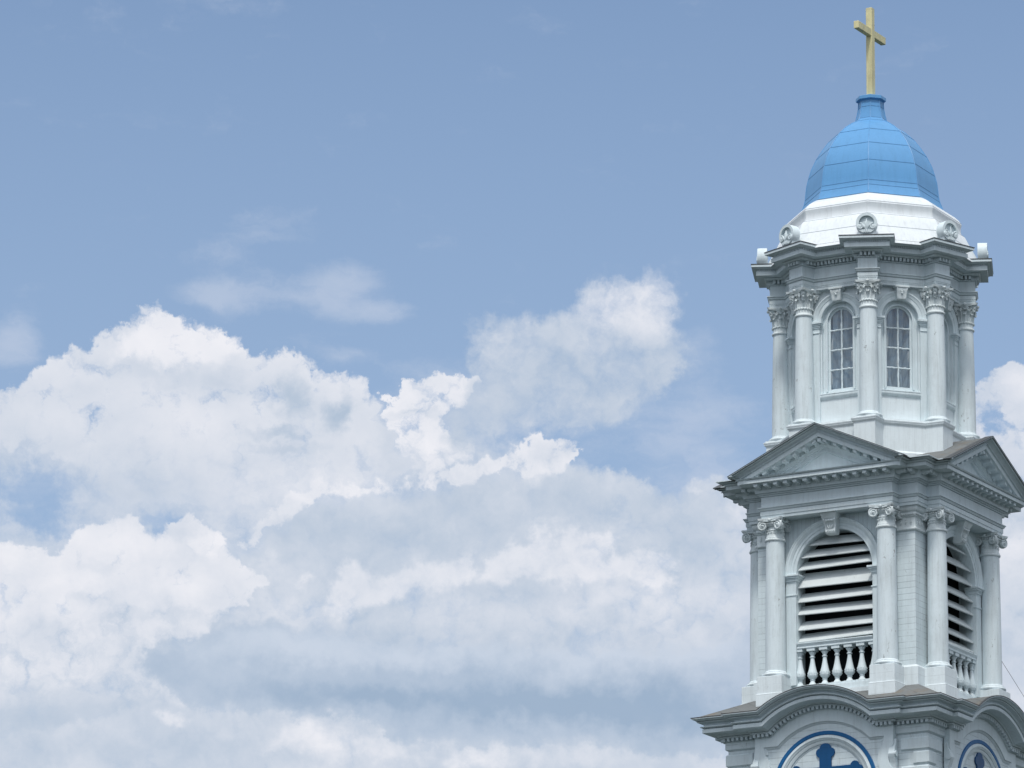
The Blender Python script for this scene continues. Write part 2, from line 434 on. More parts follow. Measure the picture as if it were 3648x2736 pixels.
M['gilt'] = material('aged_yellow_gilding', (0.68, 0.63, 0.37), rough=0.5, dirt=0.3, streak=0.3, peel=0.5, stain=(0.50, 0.47, 0.30))
M['shingle'] = material('weathered_sheet_roof', (0.165, 0.175, 0.175), rough=0.85, lines=('V', 0.55, 0.025), line_dark=0.7, stain=(0.165, 0.145, 0.12), dirt=0.4)
M['dark_edge'] = material('dark_roof_edge', (0.07, 0.075, 0.08), rough=0.6)
M['dark'] = material('belfry_darkness', (0.012, 0.015, 0.018), rough=0.9, spec=0.05)  # near-black colour stands in for the unlit hollow inside
M['old_wood'] = material('inner_grey_wood', (0.14, 0.15, 0.16), rough=0.9)
M['wire'] = material('wire_metal', (0.12, 0.12, 0.13))
M['curtain'] = material('grey_cloth', (0.34, 0.385, 0.42), rough=0.9, dirt=0.3, streak=0.3)


def glass_mat():
    m = bpy.data.materials.new('window_glass')
    m.use_nodes = True
    nt = m.node_tree; nt.nodes.clear()
    q = G(nt)
    gl = q.node('ShaderNodeBsdfGlossy'); gl.inputs['Roughness'].default_value = 0.08
    gl.inputs['Color'].default_value = (0.8, 0.85, 0.9, 1)
    tr = q.node('ShaderNodeBsdfTransparent'); tr.inputs['Color'].default_value = (0.75, 0.82, 0.86, 1)
    fr = q.node('ShaderNodeFresnel'); fr.inputs['IOR'].default_value = 1.5
    pos = q.node('ShaderNodeNewGeometry').outputs['Position']
    bp = q.node('ShaderNodeBump'); bp.inputs['Strength'].default_value = 0.25; bp.inputs['Distance'].default_value = 0.02
    nt.links.new(q.noise(pos, 5, 3, 0.5), bp.inputs['Height'])
    nt.links.new(bp.outputs[0], gl.inputs['Normal'])
    mx = q.node('ShaderNodeMixShader')
    nt.links.new(q.m('MULTIPLY_ADD', fr.outputs[0], 1.3, 0.08), mx.inputs[0])
    nt.links.new(tr.outputs[0], mx.inputs[1]); nt.links.new(gl.outputs[0], mx.inputs[2])
    o = q.node('ShaderNodeOutputMaterial'); nt.links.new(mx.outputs[0], o.inputs[0])
    return m


M['glass'] = glass_mat()


# ------------------------------------------------------------------ mesh builder
class MB:
    def __init__(self):
        self.v = []; self.f = []; self.mi = []; self.cur = 0

    def add(self, vs, fs, T=None):
        o = len(self.v)
        self.v += [tuple(T @ Vector(p)) if T is not None else tuple(p) for p in vs]
        self.f += [tuple(o + i for i in fc) for fc in fs]
        self.mi += [self.cur] * len(fs)
        return self

    def box(self, x0, x1, y0, y1, z0, z1, T=None):
        vs = [(x, y, z) for z in (z0, z1) for y in (y0, y1) for x in (x0, x1)]
        fs = [(0, 2, 3, 1), (4, 5, 7, 6), (0, 1, 5, 4), (2, 6, 7, 3), (0, 4, 6, 2), (1, 3, 7, 5)]
        return self.add(vs, fs, T)

    def bbox(self, x0, x1, y0, y1, z0, z1, b=0.01, T=None):
        """box with chamfered edges"""
        bm = bmesh.new()
        r = bmesh.ops.create_cube(bm, size=1.0)
        for w in bm.verts:
            w.co = Vector(((x0 + x1) / 2 + w.co.x * (x1 - x0), (y0 + y1) / 2 + w.co.y * (y1 - y0), (z0 + z1) / 2 + w.co.z * (z1 - z0)))
        bmesh.ops.bevel(bm, geom=bm.edges[:], offset=b, segments=1, affect='EDGES')
        bm.verts.index_update()
        vs = [tuple(w.co) for w in bm.verts]; fs = [tuple(w.index for w in fc.verts) for fc in bm.faces]
        bm.free()
        return self.add(vs, fs, T)

    def loft(self, rows, closed=True, T=None, cap0=False, cap1=False):
        n = len(rows[0])
        vs = [p for r in rows for p in r]
        fs = []
        for i in range(len(rows) - 1):
            for j in range(n if closed else n - 1):
                a, b = i * n + j, i * n + (j + 1) % n
                fs.append((a, b, b + n, a + n))
        if cap0: fs.append(tuple(range(n - 1, -1, -1)))
        if cap1: fs.append(tuple(range((len(rows) - 1) * n, len(rows) * n)))
        return self.add(vs, fs, T)

    def lathe(self, prof, n=24, T=None, ph=0.0, cap=True):
        rows = [[(r * cos(2 * pi * j / n + ph), r * sin(2 * pi * j / n + ph), z) for j in range(n)] for r, z in prof]
        return self.loft(rows, True, T, cap0=cap, cap1=cap)

    def tube(self, pts, rad, n=6, T=None, flat=1.0, closed=False):
        P = [Vector(p) for p in pts]
        rows = []
        up = None
        for i, p in enumerate(P):
            if closed:
                t = (P[(i + 1) % len(P)] - P[i - 1]).normalized()
            else:
                t = (P[min(i + 1, len(P) - 1)] - P[max(i - 1, 0)]).normalized()
            if up is None:
                up = t.orthogonal().normalized()
            up = (up - t * up.dot(t)).normalized()
            s = t.cross(up)
            r = rad[i] if isinstance(rad, (list, tuple)) else rad
            rows.append([tuple(p + (up * cos(2 * pi * k / n) + s * sin(2 * pi * k / n) * flat) * r) for k in range(n)])
        if closed:
            rows.append(rows[0])
            return self.loft(rows, True, T)
        return self.loft(rows, True, T, cap0=True, cap1=True)

    def sphere(self, c, r, n=8, sc=(1, 1, 1), T=None):
        rows = []
        for i in range(n // 2 + 1):
            a = -pi / 2 + pi * i / (n // 2)
            rr = max(cos(a), 0.02)
            rows.append([(c[0] + r * rr * cos(2 * pi * j / n) * sc[0], c[1] + r * rr * sin(2 * pi * j / n) * sc[1], c[2] + r * sin(a) * sc[2]) for j in range(n)])
        return self.loft(rows, True, T, cap0=True, cap1=True)

    def prism(self, poly, y0, y1, T=None):
        """polygon in the x-z plane pushed from y0 to y1 (front at y0)"""
        n = len(poly)
        vs = [(x, y0, z) for x, z in poly] + [(x, y1, z) for x, z in poly]
        fs = [tuple(range(n)), tuple(range(2 * n - 1, n - 1, -1))] + [(i, i + n, (i + 1) % n + n, (i + 1) % n) for i in range(n)]
        return self.add(vs, fs, T)

    def build(self, name, mats, parent=None, rot=0.0, loc=(0, 0, 0), ang=32, label=None):
        me = bpy.data.meshes.new(name)
        me.from_pydata(self.v, [], self.f)
        if not isinstance(mats, (list, tuple)): mats = [mats]
        for q in mats: me.materials.append(M[q])
        for p, i in zip(me.polygons, self.mi):
            p.material_index = i
        bm = bmesh.new(); bm.from_mesh(me)
        bmesh.ops.recalc_face_normals(bm, faces=bm.faces)
        bm.to_mesh(me); bm.free()
        me.shade_smooth()
        me.set_sharp_from_angle(angle=radians(ang))
        o = bpy.data.objects.new(name, me)
        COL.objects.link(o)
        o.location = loc
        o.rotation_euler = (0, 0, rot)
        if parent is not None: o.parent = parent
        if label: o['label'] = label
        return o


def rot_z(a):
    return Matrix.Rotation(a, 4, 'Z')


def copy_tree(o, parent, loc=None, rot=None, top=True):
    c = o.copy()
    COL.objects.link(c)
    c.parent = parent
    if top:
        if loc is not None: c.location = loc
        if rot is not None: c.rotation_euler = (0, 0, rot)
    for ch in o.children:
        copy_tree(ch, c, top=False)
    return c


# ------------------------------------------------------------------ ground
mb = MB()
mb.add([(-4000, -4000, GROUND_Z), (4000, -4000, GROUND_Z), (4000, 4000, GROUND_Z), (-4000, 4000, GROUND_Z)], [(0, 1, 2, 3)])
M['dim_ground'] = material('low_bounce_ground', (0.045, 0.056, 0.052), rough=0.9, dirt=0.5, streak=0)  # unseen ground, kept dark and neutral to limit bounce onto the tower
gr = mb.build('ground', 'dim_ground')
gr['kind'] = 'structure'

# ------------------------------------------------------------------ the tower
tower = bpy.data.objects.new('church_tower', None)
COL.objects.link(tower)
tower.location = (0, 0, 0)
tower['label'] = 'pale grey wooden church tower with blue dome, yellow cross and louvered belfry'
tower['category'] = 'church tower'
OPH = 0.0206      # the octagonal lantern sits very slightly turned on the square belfry
S22, C22 = sin(pi / 8), cos(pi / 8)
RT2 = sqrt(2.0)


def oct_ring(r, z, n8=8):
    """octagon by vertex radius; vertices lie above the columns"""
    return [(r * sin(pi / 8 + k * pi / 4), -r * cos(pi / 8 + k * pi / 4), z) for k in range(8)]


# ---- cross
mb = MB()
mb.bbox(-.088, .088, -.088, .088, 15.95, 18.5, .008)
mb.bbox(-.072, .072, -.84, -.0885, 17.70, 17.90, .008)
mb.bbox(-.072, .072, .0885, .78, 17.70, 17.90, .008)
mb.build('cross', 'gilt', tower, label='weathered pale yellow cross on top of the dome')

# ---- blue dome
DOME = [(1.885, 12.80), (1.86, 12.86), (1.785, 13.05), (1.755, 13.19), (1.74, 13.35), (1.715, 13.56), (1.665, 13.77), (1.59, 14.02),
        (1.455, 14.305), (1.30, 14.55), (1.12, 14.787), (0.90, 14.99), (0.68, 15.14), (0.485, 15.245), (0.41, 15.34), (0.37, 15.5), (0.338, 15.675), (0.328, 15.85)]
SEAMZ = [13.05, 13.19, 13.77, 14.305, 14.787, 15.245, 15.34, 15.675]


def seamed(mb, prof, seams, ring, w=0.011, d=0.008):
    """sheet-metal courses: each course laps a little over the next one below"""
    mb.cur = 0
    rows = [ring(r, z) for r, z in prof]
    mb.loft(rows)
    mb.cur = 1
    for (r, z) in prof:
        if any(abs(z - s) < 1e-4 for s in seams):
            mb.loft([ring(r + .004, z - w), ring(r + .004 + d * 0.4, z), ring(r + .002, z + w)])
    mb.cur = 0


mb = MB()
seamed(mb, DOME, SEAMZ, oct_ring)
for k in range(8):      # standing ribs at the hips
    a = pi / 8 + k * pi / 4
    mb.tube([((r + .002) * sin(a), -(r + .002) * cos(a), z) for r, z in DOME[1:]], 0.011, 5)
mb.cur = 0
mb.add(oct_ring(1.885, 12.80), [(0, 1, 2, 3, 4, 5, 6, 7)])
dome = mb.build('dome', ['blue_roof', 'blue_seam'], tower, OPH, ang=18)
mb = MB()
mb.loft([oct_ring(r, z) for r, z in [(.328, 15.845), (.345, 15.86), (.39, 15.875), (.402, 15.885), (.402, 15.965), (.39, 15.975)]], cap0=True, cap1=True)
mb.build('dome_cap', 'blue_roof', dome, ang=18)

# ---- white skirt roof under the dome
SK = [(1.87, 12.79), (1.93, 12.765), (2.05, 12.70), (2.18, 12.615), (2.28, 12.52), (2.335, 12.44), (2.35, 12.40), (2.325, 12.30), (2.32, 12.20), (2.345, 12.12), (2.40, 12.085),
      (2.43, 12.06), (2.53, 11.87), (2.62, 11.70), (2.74, 11.48), (2.93, 11.18)]
mb = MB()
SKr = [(r, z) for r, z in SK]
seamed(mb, SKr, [12.44, 12.085, 11.70], oct_ring, w=.008, d=.004)
mb.build('skirt_roof', ['white_roof', 'seam'], tower, OPH, ang=25)

# ---- upper entablature (octagonal, stepping out over every column)
RB, WB, AF = 2.68, 0.25, 2.19


def up_path(o, z, af=AF):
    pts = []
    w = WB + o
    for k in range(8):
        th = pi / 8 + k * pi / 4
        d = (sin(th), -cos(th)); t = (cos(th), sin(th))
        rin = ((af + o) - w * S22) / C22
        for rr, s in ((rin, -w), (RB + o, -w), (RB + o, w), (rin, w)):
            pts.append((rr * d[0] + s * t[0], rr * d[1] + s * t[1], z))
    return pts


UP = [(-.02, 10.19), (0, 10.19), (0, 10.285), (.012, 10.30), (.012, 10.40), (-.005, 10.402), (-.005, 10.41), (.035, 10.415), (.045, 10.43), (.055, 10.455), (.04, 10.46), (.04, 10.468), (.07, 10.475), (.07, 10.497), (0, 10.505), (0, 10.78), (-.012, 10.782), (-.012, 10.79), (.03, 10.795),
      (.05, 10.815), (-.03, 10.818), (-.03, 10.925), (.12, 10.93), (.15, 10.965), (.13, 10.97), (.13, 10.985), (.335, 10.99), (.335, 11.10), (.30, 11.103), (.30, 11.15), (.35, 11.153), (.37, 11.163), (.395, 11.175), (.42, 11.183), (.42, 11.19), (.455, 11.192), (.455, 11.252)]
mb = MB()
mb.loft([up_path(o, z) for o, z in UP], cap0=True)
mb.cur = 1
mb.loft([up_path(.455, 11.252), up_path(.465, 11.253), up_path(.465, 11.275), up_path(.30, 11.285), up_path(.10, 11.30)], cap1=True)
upc = mb.build('lantern_cornice', ['entab', 'dark_edge'], tower, OPH, ang=28)


def along(path, spacing, w, d, z0, z1, mb, dz=0.0, skip=0.0, hfun=None):
    """small blocks set out along a closed plan path"""
    n = len(path)
    for i in range(n):
        a = Vector(path[i][:2]); b = Vector(path[(i + 1) % n][:2])
        L = (b - a).length
        if L < w * 1.2: continue
        t = (b - a) / L
        nrm_ = Vector((t.y, -t.x))
        cnt = max(1, int((L - 2 * skip) / spacing))
        for j in range(cnt):
            s = L / 2 + (j - (cnt - 1) / 2) * spacing
            c = a + t * s
            vs = []
            for z in (z0, z1):
                for (uu, vv) in ((-w / 2, -0.01), (w / 2, -0.01), (w / 2, d), (-w / 2, d)):
                    p = c + t * uu + nrm_ * vv
                    vs.append((p.x, p.y, z))
            mb.add(vs, [(0, 3, 2, 1), (4, 5, 6, 7), (0, 1, 5, 4), (1, 2, 6, 5), (2, 3, 7, 6), (3, 0, 4, 7)])


mb = MB()
along(up_path(-.03, 0), 0.105, 0.060, 0.135, 10.832, 10.918, mb)
along(up_path(.30, 0), 0.058, 0.030, 0.045, 11.106, 11.148, mb)
mb.build('dentil_course', 'entab', upc)['kind'] = 'stuff'
mb = MB()
along(up_path(.0, 0), 0.058, 0.030, 0.016, 10.258, 10.288, mb)
mb.build('bead_course', 'entab', upc)['kind'] = 'stuff'


# ---- scroll ornaments on the cornice
def spiral_pts(c, ux, uy, r0, turns, n=26, k=0.22, a0=0.0, sgn=1):
    c = Vector(c); ux = Vector(ux); uy = Vector(uy)
    out = []
    for i in range(n + 1):
        t = i / n
        a = a0 + sgn * turns * 2 * pi * t
        r = r0 * ((1 - t) * (1 - k) + k)
        out.append(c + ux * (r * cos(a)) + uy * (r * sin(a)))
    return out


def antefix():
    mb = MB()
    # lies with its face toward -y; origin at cornice top
    n = 36
    out = [(.275 * cos(a), .345 + .275 * sin(a)) for a in [2 * pi * i / n for i in range(n)]]
    inn = [(.20 * cos(a), .345 + .20 * sin(a)) for a in [2 * pi * i / n for i in range(n)]]
    ring = lambda pts, y: [(x, y, z) for x, z in pts]
    mb.loft([ring(inn, -.055), ring(inn, -.125), ring(out, -.125), ring([(x * .98, .345 + (z - .345) * .98) for x, z in out], -.115), ring(out, -.10), ring(out, .125)], cap0=True, cap1=True)
    mb.bbox(-.20, .20, -.09, .10, -.02, .20, .01)
    # side scrolls ending the rim
    for s in (-1, 1):
        mb.tube([tuple(p) for p in spiral_pts((s * .17, -.125, .255), (1, 0, 0), (0, 0, 1), .085, 1.3, 20, a0=pi / 2, sgn=s)], .024, 6)
        mb.sphere((s * .17, -.13, .255), .05, 8, (1, .5, 1))
    # leaf of five lobes
    for a, L in ((0, .30), (.55, .235), (-.55, .235)):
        pts = []
        for i in range(7):
            t = i / 6
            ang = a * (0.3 + 1.0 * t)
            pts.append((sin(ang) * L * t + a * .03, -.115 - .01 * sin(pi * t), .16 + cos(ang) * L * t))
        mb.tube(pts, [.022, .034, .044, .046, .038, .024, .008], 6, flat=.6)
    for s in (-.055, 0, .055):
        mb.bbox(s - .022, s + .022, -.145, -.10, .09, .17, .005)
    return mb


proto = None
for k in range(8):
    th = pi / 8 + k * pi / 4
    loc = (2.885 * sin(th + OPH), -2.885 * cos(th + OPH), 11.275)
    if proto is None:
        proto = antefix().build('scroll_ornament', 'paint', tower, th + OPH, loc)
    else:
        copy_tree(proto, tower, loc, th + OPH)


# ---- columns
def shaft(mb, r0, r1, z0, z1, n=32):
    pr = []
    for i in range(9):
        t = i / 8
        pr.append((r0 + (r1 - r0) * (t ** 1.6), z0 + (z1 - z0) * t))
    mb.lathe(pr, n)


def col_base(mb, r, z0, h):
    mb.lathe([(r * 1.30, z0), (r * 1.36, z0 + .12 * h), (r * 1.38, z0 + .30 * h), (r * 1.33, z0 + .48 * h), (r * 1.20, z0 + .58 * h), (r * 1.16, z0 + .64 * h), (r * 1.15, z0 + .78 * h), (r * 1.06, z0 + .9 * h), (r, z0 + h)], 36)


def abacus(mb, half, mid, z0, z1, T=None, notch=0.045):
    pts = []
    for q in range(4):
        a = q * pi / 2
        ca, sa = cos(a), sin(a)
        side = []
        x0 = half - notch
        for i in range(9):
            t = -1 + 2 * i / 8
            side.append((t * x0, -(half - (half - mid) * (1 - t * t))))
        for x, y in side:
            pts.append((x * ca - y * sa, x * sa + y * ca))
    rows = []
    zm = (z0 + z1) / 2
    for s, z in ((.93, z0), (.97, z0 + .3 * (z1 - z0)), (.955, zm), (1.0, zm + .05 * (z1 - z0)), (1.0, z1)):
        rows.append([(x * s, y * s, z) for x, y in pts])
    mb.loft(rows, True, T, cap0=True, cap1=True)


def leaf(mb, th, rb, z0, h, w, out, n=7):
    """acanthus leaf: a ribbed strip that leans out and curls at its tip"""
    rows = []
    for i in range(n + 1):
        t = i / n
        if t < .72:
            r = rb + out * .28 * (t / .72) ** 2
            z = z0 + h * t / .72 * .92
        else:
            s = (t - .72) / .28
            r = rb + out * (.28 + .72 * sin(s * pi / 2))
            z = z0 + h * (.92 + .08 * sin(s * pi) - .14 * s * s)
        ww = w * (.80 + .35 * sin(pi * min(t * 1.05, 1))) * (1 - .65 * max(0, t - .75) / .25) * (1 + .14 * (-1) ** i)
        row = []
        for u_ in (-1, -.55, -.2, 0, .2, .55, 1):
            rr = r + .018 * (1 - abs(u_)) + (.016 if u_ == 0 else 0) - (.012 if abs(u_) == .2 else 0)
            da = u_ * ww / 2 / r
            row.append((rr * sin(th + da), -rr * cos(th + da), z - .10 * h * abs(u_) * t))
        rows.append(row)
    back = [[(x * .93, y * .93, z) for x, y, z in row] for row in rows]
    n7 = 7
    full = [r + b[::-1] for r, b in zip(rows, back)]
    mb.loft(full, True, None, cap0=True, cap1=True)


def corinthian():
    """origin on the column axis, z measured from the column foot; faces -y"""
    root = bpy.data.objects.new('corinthian_column', None)
    COL.objects.link(root)
    z0 = 6.60
    mb = MB(); shaft(mb, .252, .214, .12, 9.49 - z0)
    mb.build('shaft', 'column', root)
    mb = MB(); col_base(mb, .252, 0.005, .125)
    mb.build('base', 'column', root)
    mb = MB()
    b = lambda z: z - z0
    mb.lathe([(.214, b(9.48)), (.236, b(9.487)), (.247, b(9.505)), (.247, b(9.525)), (.236, b(9.543)), (.22, b(9.55)), (.215, b(9.56)), (.215, b(9.66)), (.232, b(9.672)),
              (.238, b(9.69)), (.226, b(9.71)), (.20, b(9.72)), (.19, b(9.90)), (.205, b(10.02)), (.25, b(10.10)), (.26, b(10.125))], 36)
    for i in range(20):
        a = 2 * pi * i / 20
        mb.sphere((.237 * sin(a), .237 * cos(a), b(9.675)), .024, 6, (1, 1, 1.2))
    for i in range(8):
        leaf(mb, i * pi / 4, .205, b(9.715), .235, .135, .085)
    for i in range(8):
        leaf(mb, i * pi / 4 + pi / 8, .20, b(9.73), .35, .12, .10)
    for q in range(4):
        a = q * pi / 2 + pi / 4
        d = Vector((sin(a), -cos(a), 0)); t = Vector((cos(a), sin(a), 0))
        # corner volutes seen from both sides
        for s in (-1, 1):
            e = (d * .93 + t * s * -.25).normalized()
            c = d * .335 + t * s * .028 + Vector((0, 0, b(10.055)))
            sp = spiral_pts(c, e, (0, 0, 1), .062, 1.6, 24, a0=pi * .9, sgn=-1)
            stem = [Vector((d.x * .21, d.y * .21, b(9.86))) + t * s * .05, Vector((d.x * .235, d.y * .235, b(9.95))) + t * s * .045]
            mb.tube([tuple(p) for p in stem + sp], [.014, .017] + [.019 - .008 * i / 24 for i in range(25)], 6)
            mb.sphere(tuple(c), .022, 6)
        mb.tube([tuple(d * r + Vector((0, 0, b(z)))) for r, z in ((.22, 9.88), (.27, 9.95), (.32, 10.0), (.35, 9.985), (.355, 9.96))], [.03, .035, .04, .035, .02], 6)
        # inner helices
        a2 = q * pi / 2
        d2 = Vector((sin(a2), -cos(a2), 0)); t2 = Vector((cos(a2), sin(a2), 0))
        for s in (-1, 1):
            c = d2 * .245 + t2 * s * .062 + Vector((0, 0, b(10.06)))
            sp = spiral_pts(c, t2 * -s, (0, 0, 1), .042, 1.3, 16, a0=pi, sgn=-1)
            mb.tube([tuple(d2 * .215 + t2 * s * .105 + Vector((0, 0, b(9.92))))] + [tuple(p) for p in sp], [.012] + [.013] * 17, 5)
        mb.sphere(tuple(d2 * .335 + Vector((0, 0, b(10.155)))), .052, 8, (1, 1, .85))
        mb.sphere(tuple(d2 * .27 + Vector((0, 0, b(10.04)))), .03, 6)
    abacus(mb, .325, .265, b(10.115), b(10.188))
    # sharp abacus corners reach out diagonally
    for q in range(4):
        a = q * pi / 2 + pi / 4
        d = Vector((sin(a), -cos(a), 0)); t = Vector((cos(a), sin(a), 0))
        vs = []
        for z, k_ in ((b(10.13), .95), (b(10.186), 1.0)):
            for r, s in ((.36, -.10), (.36, .10), (.475 * k_, .025), (.475 * k_, -.025)):
                p = d * r + t * s
                vs.append((p.x, p.y, z))
        mb.add(vs, [(0, 3, 2, 1), (4, 5, 6, 7), (0, 1, 5, 4), (1, 2, 6, 5), (2, 3, 7, 6), (3, 0, 4, 7)])
    mb.build('capital', 'ornament', root, ang=40)
    return root


proto = None
for k in range(8):
    th = pi / 8 + k * pi / 4 + OPH
    loc = (2.4 * sin(th), -2.4 * cos(th), 6.60)
    if proto is None:
        proto = corinthian(); proto.parent = tower
        proto.location = loc; proto.rotation_euler = (0, 0, th)
    else:
        copy_tree(proto, tower, loc, th)


# ---- lantern wall with arched windows
def arch_outline(hw, zb, zs, n=20):
    """open outline: up the left jamb, over the arch, down the right"""
    pts = [(-hw, zb), (-hw, (zb + zs) / 2)]
    for i in range(n + 1):
        a = pi - pi * i / n
        pts.append((hw * cos(a), zs + hw * sin(a)))
    pts += [(hw, (zb + zs) / 2), (hw, zb)]
    return pts


def arch_wall(mb, X, z0, z1, hw, zb, zs, y, depth, T=None):
    o = arch_outline(hw, zb, zs)
    n = len(o)
    q = []
    for i, (x, z) in enumerate(o):
        if i < 2: q.append((-X, z))
        elif i >= n - 2: q.append((X, z))
        else:
            dx, dz = x, z - zs
            s = 1e9
            if abs(dx) > 1e-6: s = min(s, X / abs(dx))
            if dz > 1e-6: s = min(s, (z1 - zs) / dz)
            q.append((dx * s, zs + dz * s))
    vs = [(x, y, z) for x, z in o] + [(x, y, z) for x, z in q] + [(x, y + depth, z) for x, z in o]
    fs = [(i, i + 1, n + i + 1, n + i) for i in range(n - 1)] + [(i, 2 * n + i, 2 * n + i + 1, i + 1) for i in range(n - 1)]
    # corners of the sheet missed by the radial rays
    b = len(vs)
    vs += [(-X, y, z1), (X, y, z1)]
    for i in range(n - 1):
        (xa, za), (xb, zb_) = q[i], q[i + 1]
        if abs(xa + X) < 1e-6 and abs(zb_ - z1) < 1e-6 and abs(xb + X) > 1e-6: fs.append((n + i, n + i + 1, b))
        if abs(za - z1) < 1e-6 and abs(xb - X) < 1e-6 and abs(xa - X) > 1e-6: fs.append((n + i, n + i + 1, b + 1))
    mb.add(vs, fs, T)
    mb.add([(-X, y, z0), (X, y, z0), (X, y, zb), (hw, y, zb), (-hw, y, zb), (-X, y, zb), (-hw, y + depth, zb), (hw, y + depth, zb)], [(0, 1, 2, 3, 4, 5), (4, 3, 7, 6)], T)


def arch_band(mb, prof, zs, a0=0.0, a1=pi, n=28, T=None, x0=0.0):
    """prof: list of (radius, y) swept round the arch"""
    rows = []
    for r, y in prof:
        rows.append([(x0 + r * cos(a0 + (a1 - a0) * i / n), y, zs + r * sin(a0 + (a1 - a0) * i / n)) for i in range(n + 1)])
    mb.loft(rows, False, T)
    for e in (0, n):
        mb.add([rows[j][e] for j in range(len(rows))], [tuple(range(len(rows)))], T)


AW = 2.03
mb = MB()
for j in range(1):
    T = rot_z(j * pi / 4)
    arch_wall(mb, AW * math.tan(pi / 8), 6.5, 10.3, .50, 7.42, 9.36, -AW, .10, T)
proto = mb.build('lantern_wall', 'boards_fine', tower, OPH)
for j in range(1, 8): copy_tree(proto, tower, (0, 0, 0), j * pi / 4 + OPH)


def lantern_window():
    root = bpy.data.objects.new('arched_window', None)
    COL.objects.link(root)
    zs = 9.36
    mb = MB()   # casing board with arched hole
    arch_wall(mb, .56, 7.40, 9.95, .365, 7.50, zs, -1.945, .06)
    arch_band(mb, [(.365, -1.955), (.365, -1.975), (.395, -1.98), (.41, -1.955)], zs)
    for s in (-1, 1):
        mb.box(min(s * .365, s * .41), max(s * .365, s * .41), -1.978, -1.944, 7.50, zs)
    mb.build('casing', 'paint', root)
    mb = MB()   # sash frame
    o1 = arch_outline(.365, 7.50, zs); o2 = arch_outline(.315, 7.565, zs)
    rows = [[(x, -1.905, z) for x, z in o1], [(x, -1.90, z) for x, z in o2], [(x, -1.86, z) for x, z in o2]]
    mb.loft(rows, False)
    mb.box(-.365, .365, -1.905, -1.86, 7.50, 7.565)
    for z in (8.077, 8.606, 9.136):
        mb.tube([(-.318 + .0636 * i, -1.888, z + .006 * sin(i * 2.1 + z * 9)) for i in range(11)], [.021 + .005 * sin(i * 3.7 + z * 5) for i in range(11)], 6)
    mb.tube([(.004 * sin(i * 1.9), -1.889, 7.56 + i * .1062) for i in range(21)], [.023 + .005 * sin(i * 2.9) for i in range(21)], 6)
    mb.build('sash', 'paint', root)
    mb = MB()
    o2 = arch_outline(.32, 7.56, zs)
    mb.add([(x, -1.878, z) for x, z in o2], [tuple(range(len(o2)))])
    mb.build('glass', 'glass', root)
    mb = MB()   # loose cloth hung behind the panes
    rows = []
    for i in range(25):
        z = 7.4 + 2.4 * i / 24
        rows.append([(-.42 + .84 * j / 40, -1.80 + .06 * sin(j * .42 + i * .10 + 2 * sin(i * .21)) + .03 * sin(j * .95 - i * .13) + .02 * sin(i * .7 + j * .3), z) for j in range(41)])
    mb.loft(rows, False)
    mb.build('curtain', 'curtain', root)
    mb = MB()   # moulded arch
    arch_band(mb, [(.50, -2.02), (.50, -2.075), (.515, -2.085), (.60, -2.085), (.61, -2.10), (.665, -2.115), (.69, -2.135), (.72, -2.135), (.72, -2.03)], zs)
    mb.build('archivolt', 'paint', root)
    for s in (-1, 1):
        mb = MB()
        x0, x1 = (.535, .83) if s > 0 else (-.83, -.535)
        mb.bbox(x0, x1, -2.10, -2.025, 6.58, 9.18, .006)
        for a, z0_, z1_, y in ((.0, 9.05, 9.075, -2.12), (.015, 9.18, 9.215, -2.12), (.03, 9.215, 9.26, -2.135), (.055, 9.26, 9.30, -2.155), (.085, 9.30, 9.358, -2.185)):
            mb.bbox(x0 - (a if s > 0 else .0), x1 + (a if s < 0 else 0.0), y, -2.026, z0_, z1_, .004)
        mb.build('pilaster', 'paint', root)
    mb = MB()   # keystone console
    prof = [(10.14, -2.19), (10.135, -2.255), (10.09, -2.26), (10.02, -2.235), (9.96, -2.215), (9.90, -2.215), (9.85, -2.20), (9.83, -2.15), (9.84, -2.05)]
    rows = []
    for s in (-1, -.8, -.78, .78, .8, 1):
        rows.append([(s * (.115 + .035 * (z - 9.83) / .31), y + (.012 if abs(s) < .79 else 0), z) for z, y in prof])
    mb.loft(rows, False)
    for e in (0, 5): mb.add([*rows[e], (rows[e][0][0], -2.05, 10.14)], [tuple(range(len(prof) + 1))])
    mb.bbox(-.20, .20, -2.27, -2.04, 10.14, 10.19, .008)
    mb.sphere((0, -2.225, 10.0), .035, 8)
    mb.tube([tuple(p) for p in spiral_pts((0, -2.24, 10.06), (1, 0, 0), (0, 0, 1), .05, 1.1, 14, a0=0)], .012, 5)
    mb.build('keystone', 'ornament', root)
    mb = MB()   # sill
    mb.bbox(-.535, .535, -2.10, -2.0, 7.395, 7.425, .006)
    rows = [[(x, y, z) for x in (-.535, .535)] for y, z in [(-2.02, 7.395), (-2.085, 7.395), (-2.095, 7.37), (-2.09, 7.33), (-2.06, 7.29), (-2.045, 7.275), (-2.02, 7.275)]]
    mb.loft(rows, False)
    for e in (0, 1): mb.add([r[e] for r in rows], [tuple(range(len(rows)))])
    mb.build('sill', 'paint', root)
    return root


proto = None
for j in range(8):
    if proto is None:
        proto = lantern_window(); proto.parent = tower; proto.rotation_euler = (0, 0, OPH)
        w0 = proto
    else:
        copy_tree(proto, tower, (0, 0, 0), j * pi / 4 + OPH)
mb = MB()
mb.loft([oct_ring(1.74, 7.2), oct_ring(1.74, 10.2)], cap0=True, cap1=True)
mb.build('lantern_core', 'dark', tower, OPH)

# ---- lantern base with a square pedestal under every column
PC = 2.4
cx_, cy_ = PC * sin(pi / 8), -PC * cos(pi / 8)


